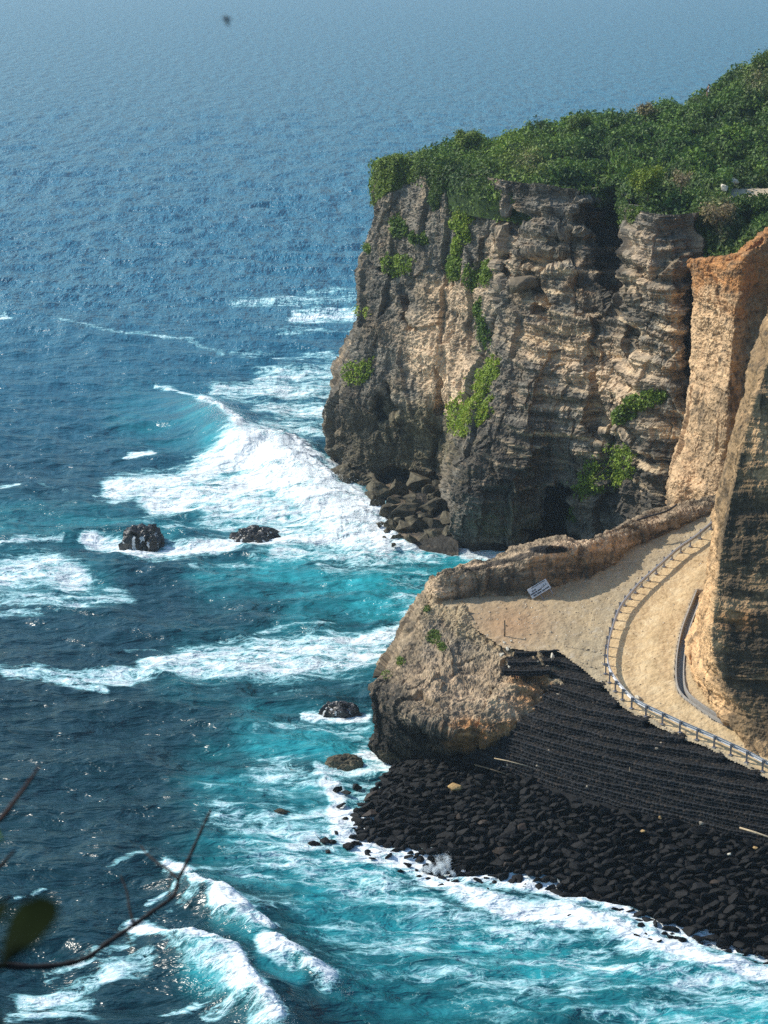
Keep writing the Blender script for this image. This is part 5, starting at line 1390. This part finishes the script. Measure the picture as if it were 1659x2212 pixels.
pipe('pipe', [(1486, 1170, .08), (1520, 1152, .12), (1580, 1118, .2), (1640, 1090, .2)][:0] or [(1372, 1176, .1), (1420, 1158, .12), (1480, 1130, .12), (1555, 1098, .15)], .06, 'darkwood', 'long grey brown pipe running up the road edge beside the parapet')
pipe('pipe', [(1380, 1168, .1), (1410, 1155, .14), (1446, 1132, .16)], .08, 'pipe', 'short black pipe lying at the foot of the parapet')
pipe('pipe', [(1376, 1124, 1.6), (1400, 1116, 1.7), (1440, 1104, 1.7), (1462, 1090, 1.7)], .07, 'pipe', 'black pipe lying on top of the far end of the parapet')


# ------------------------------------------------------------------ jutting boulder, pale stones and walker on the clifftop
def build_top():
    g = (CLU - 1130 * K) ** 2 + (CLV - 612 * K) ** 2; i = np.unravel_index(np.argmin(g), g.shape); p = CL[i]
    me = rock_mesh('cliff_boulder', 520, .9, 18, .12, .04, 2); me.materials.append(mat_noise('brown_stone', (.1, .08, .055), (.22, .17, .11), 1.5, .9, .8, .08))
    place(me, 'cliff_boulder', tuple(p + np.array([-.2, -.4, 0])), (1.5, 1.2, 1.35), label='rounded brown boulder jutting from the middle of the cliff face', cat='boulder', rot=(.2, .3, .4))
    P = HILL.reshape(-1, 3); U, V = proj(P)
    PALE = rock_mesh('stone', 530, .8, 14, .1, .06); PALE.materials.append(M['pale_rock'])
    for u, v, r, lab in ((1580, 409, .62, 'white boulder beside the clifftop path among the scrub'), (1560, 424, .4, 'smaller pale boulder left of the white one beside the clifftop path')):
        i = np.argmin(((U - u * K) ** 2 + (V - v * K) ** 2) + 1e4 * (P[:, 1] > 200)); place(PALE, 'stone', tuple(P[i] + np.array([0, -.8, .9])), (r, r * .8, r * .85), label=lab, cat='boulder')
    # walker
    i = np.argmin((U - 1529 * K) ** 2 + (V - 226 * K) ** 2 + 1e4 * (P[:, 1] < 205)); b = P[i]
    foot = at_y(1527 * K, 219 * K, b[1] - 1.2)
    root = empty('person', tuple(foot)); tag(root, 'person in a black and white top standing in the clifftop scrub, head bent', 'person')
    def skin(name, verts, edges, rad, mat, parent, rootv=0):
        me = bpy.data.meshes.new(name); me.from_pydata(verts, edges, []); o = link(name, me, mat, parent)
        md = o.modifiers.new('Skin', 'SKIN'); 
        for k, r_ in enumerate(rad): me.skin_vertices[0].data[k].radius = (r_, r_)
        me.skin_vertices[0].data[rootv].use_root = True
        s = o.modifiers.new('Sub', 'SUBSURF'); s.levels = 1; s.render_levels = 1
        for pl in me.polygons: pl.use_smooth = True
        return o
    vb = [(0, 0, .92), (.03, 0, 1.15), (.08, 0, 1.38), (.11, 0, 1.48), (.15, -.01, 1.6), (.06, .19, 1.38), (.12, .25, 1.12), (.24, .2, .95), (.10, -.19, 1.38), (.16, -.26, 1.12), (.28, -.2, .97), (0, .1, .88), (.02, .11, .48), (0, .12, .06), (.1, .13, .03), (0, -.1, .88), (.05, -.11, .48), (.02, -.12, .06), (.12, -.13, .03)]
    eb = [(0, 1), (1, 2), (2, 3), (3, 4), (2, 5), (5, 6), (6, 7), (2, 8), (8, 9), (9, 10), (0, 11), (11, 12), (12, 13), (13, 14), (0, 15), (15, 16), (16, 17), (17, 18)]
    rb = [.14, .13, .14, .055, .1, .06, .045, .035, .06, .045, .035, .09, .065, .045, .04, .09, .065, .045, .04]
    skin('body', vb, eb, rb, M['skin'], root)
    skin('top', [(-.01, 0, .86), (.02, 0, 1.12), (.07, 0, 1.36), (.09, 0, 1.45)], [(0, 1), (1, 2), (2, 3)], [.19, .18, .19, .1], M['black_cloth'], root)
    skin('white_panel', [(.10, -.12, .9), (.14, -.12, 1.12), (.18, -.12, 1.36)], [(0, 1), (1, 2)], [.10, .11, .09], M['white_cloth'], root)
    skin('hair', [(.10, 0, 1.56), (.13, 0, 1.68), (.17, 0, 1.7)], [(0, 1), (1, 2)], [.1, .105, .08], M['hair'], root)
    root.rotation_euler = (0, 0, R(-10)); root.scale = (1.05, 1.05, 1.05)


build_top()


# ------------------------------------------------------------------ foreground twig and insect
def build_shrubs():
    D = [(1400, 412, 171.5, 1.25, 2.2, 2.9, 'bright green shrub standing above the dark gully in the cliff', 1), (1652, 168, 211, 1.2, 3.2, 1.6, 'tall loose shrub on the skyline at the right edge', .5), (1253, 274, 210, 1.1, 1.5, 1.4, 'rounded green shrub on the skyline above the middle of the cliff', 1), (1012, 306, 208, 1.2, 1.5, 1.9, 'rounded shrub on the skyline left of the middle of the clifftop', 1),
         (1472, 396, 169.5, .9, 1.5, 5, 'grey brown leafless shrub at the edge of the gully', .16), (1548, 478, 163, 1.3, 2.0, 5, 'dry brown shrub on the slope below the clifftop path', .3), (1625, 452, 167, 1.4, 1.4, .9, 'dark green shrub just below the clifftop path', 1), (850, 352, 206, 1.0, 1.1, 2.6, 'yellow green shrub near the left end of the clifftop', 1), (1395, 244, 211, .9, 1.2, 4.6, 'dry olive shrub on the skyline right of the rounded shrub', .5)]
    for k, (u, v, Y, r, h, kc, lab, dens) in enumerate(D):
        b = at_y(u * K, v * K, Y); b[2] -= .4; root = empty('shrub', tuple(b)); tag(root, lab, 'shrub')
        bm = bmesh.new(); tips = []
        tube(bm, [(0, 0, -.5), (.03, .02, h * .45)], [.07, .05], 6)
        o = bm_obj('trunk', bm, M['darkwood'], root)
        for q in range(11):
            a = q * 2.4 + rng.random(); e = .35 + .9 * rng.random(); L_ = h * (.5 + .35 * rng.random())
            tip = Vector((math.cos(a) * r * (1.25 - e * .5), math.sin(a) * r * (1.25 - e * .5), h * .4 + L_ * e * .6)); tips.append(np.array(tip))
            bm = bmesh.new(); tube(bm, [(.02, .01, h * .3), tip * .55 + Vector((0, 0, .12)), tip], [.04, .028, .014], 5); bm_obj('branch', bm, M['darkwood'] if dens > .4 else M['wood'], root)
        n = int(2600 * dens * r * r); c = np.array(tips)[rng.integers(len(tips), size=n)] * (.45 + .6 * rng.random((n, 1))) + rng.normal(size=(n, 3)) * .2 * r; c[:, 2] = np.maximum(c[:, 2], .1)
        leaves('foliage', c, c / (np.linalg.norm(c, axis=1)[:, None] + .01), .07 + .1 * rng.random(n), green(c + k * 9, kc, .35, .8), root)


build_shrubs()


def build_fore():
    D = 2.3
    def W(u, v, d=D): return at_y(u * K, v * K, d)
    o0 = W(-60, 2090)
    root = empty('bare_twig', tuple(o0)); tag(root, 'dark bare twig with forked tips and a big shaded leaf in the near corner', 'twig')
    def tw(name, pts, r0, r1, d=D):
        P = np.array([W(*p, d + .02 * i) for i, p in enumerate(pts)]) - o0; P = curve(P, len(pts) * 5); n = len(P)
        rr = .85 * np.linspace(r0, r1, n) * (1 + .18 * np.sin(np.arange(n) * 1.9))
        bm = bmesh.new(); tube(bm, [Vector(p) for p in P], list(rr), 7); return bm_obj(name, bm, M['bark'], root, True)
    tw('stem', [(-60, 2080), (0, 2086), (100, 2088), (180, 2072), (235, 2035), (292, 1996), (340, 1962), (375, 1935), (388, 1895), (410, 1850), (432, 1800), (456, 1748)], .0052, .0022)
    tw('side_twig', [(385, 1900), (362, 1878), (338, 1862), (318, 1845), (305, 1828)], .0026, .0014)
    tw('side_twig', [(290, 1998), (280, 1962), (274, 1925), (260, 1890)], .0024, .0013)
    tw('side_twig', [(366, 1945), (366, 1915), (368, 1885)], .0016, .0011)
    tw('side_twig', [(272, 2012), (282, 2040), (285, 2058)], .0015, .001)
    tw('side_twig', [(378, 1932), (400, 1945), (415, 1962)], .0015, .001)
    tw('side_twig', [(176, 2072), (178, 2055)], .0012, .001)
    # big drooping leaf
    def leaf(name, base, tip, wpx, d, mat, curl=.02, par=root, org=o0):
        a, b = W(*base, d), W(*tip, d - .03); n, m = 14, 7
        ax = b - a; L_ = np.linalg.norm(ax); ax /= L_; sd_ = np.cross(ax, np.array([.15, 1., .1])); sd_ /= np.linalg.norm(sd_); nn = np.cross(sd_, ax)
        wd = wpx * K / F * d
        G = np.zeros((n, m, 3))
        for i in range(n):
            t = i / (n - 1); ww = wd * (math.sin(math.pi * min(1, t * .92 + .06) ** .62)) 
            for j in range(m):
                s = j / (m - 1) * 2 - 1; G[i, j] = a + ax * L_ * t + sd_ * ww * s + nn * (abs(s) * ww * .35 - curl * t * t) - org
        Q = np.concatenate([G.reshape(-1, 3), (G - nn * .0006).reshape(-1, 3)]); f = gridf(n, m)
        return mesh_np(name, Q, np.concatenate([f, f[:, ::-1] + n * m]), M[mat], par, smooth=True)
    leaf('leaf', (46, 1950), (68, 2150), 96, .62, 'fgleaf')
    leaf('leaf', (-20, 1975), (12, 2120), 80, .6, 'fgleaf')
    leaf('leaf', (-40, 2150), (40, 2240), 60, .6, 'fgleaf')
    o1 = W(-50, 1800); r2 = empty('leafy_twig', tuple(o1)); tag(r2, 'reddish twig rising at the left edge with a small bright leaf below it', 'twig')
    P = np.array([W(*p, 1.7) for p in ((-50, 1800), (0, 1770), (38, 1722), (62, 1690), (85, 1655))]) - o1; P = curve(P, 20)
    bm = bmesh.new(); tube(bm, [Vector(p) for p in P], list(np.linspace(.0030, .0012, 20)), 7); bm_obj('stem', bm, mat_noise('red_bark', (.03, .013, .010), (.06, .028, .021), 120, .8, .2, .001), r2, True)
    P = np.array([W(*p, 1.7) for p in ((-40, 1900), (0, 1872), (18, 1852), (32, 1838))]) - o1; P = curve(P, 12)
    bm = bmesh.new(); tube(bm, [Vector(p) for p in P], list(np.linspace(.0028, .0012, 12)), 6); bm_obj('side_twig', bm, M['bark'], r2, True)
    leaf('leaf', (-20, 1790), (18, 1812), 16, 1.3, 'fgleaf2', .004, r2, o1)
    # insect hovering close to the lens
    d = 1.6; c = W(490, 44, d); r = empty('flying_insect', tuple(c)); tag(r, 'small dark insect hovering above the open sea', 'insect')
    s = d / F
    bm = bmesh.new(); bmesh.ops.create_icosphere(bm, subdivisions=3, radius=1)
    for v in bm.verts:
        t = v.co.z; k = (1.0 + .25 * math.sin(t * 5)) * (1 if t < .5 else .85); v.co = Vector((v.co.x * 2.0 * k + t * -1.5, v.co.y * 2.0 * k, t * 5.4)) * s
    bm_obj('body', bm, M['bug'], r, True)
    for sx in (-1, 1):
        bm = bmesh.new(); bmesh.ops.create_icosphere(bm, subdivisions=2, radius=1)
        for v in bm.verts: v.co = Vector((v.co.x * 2.4 + sx * 3.2, v.co.y * .12 + .6, v.co.z * 1.1 + 1.6 + .3 * sx * v.co.x)) * s
        bm_obj('wing', bm, M['wing'], r, True)


build_fore()


# ------------------------------------------------------------------ sea air
def build_haze():
    bm = bmesh.new(); add_box(bm, (0, 9990, 29.5), (30000, 22020, 71))
    m = bpy.data.materials.new('haze'); m.use_nodes = True; t = m.node_tree; t.nodes.clear()
    o_ = t.nodes.new('ShaderNodeOutputMaterial'); v = t.nodes.new('ShaderNodeVolumePrincipled')
    v.inputs['Color'].default_value = (.66, .86, 1, 1); v.inputs['Density'].default_value = .0002; v.inputs['Anisotropy'].default_value = .35
    t.links.new(v.outputs[0], o_.inputs['Volume'])
    o = bm_obj('haze', bm, m); tag(o, kind='stuff')


build_haze()
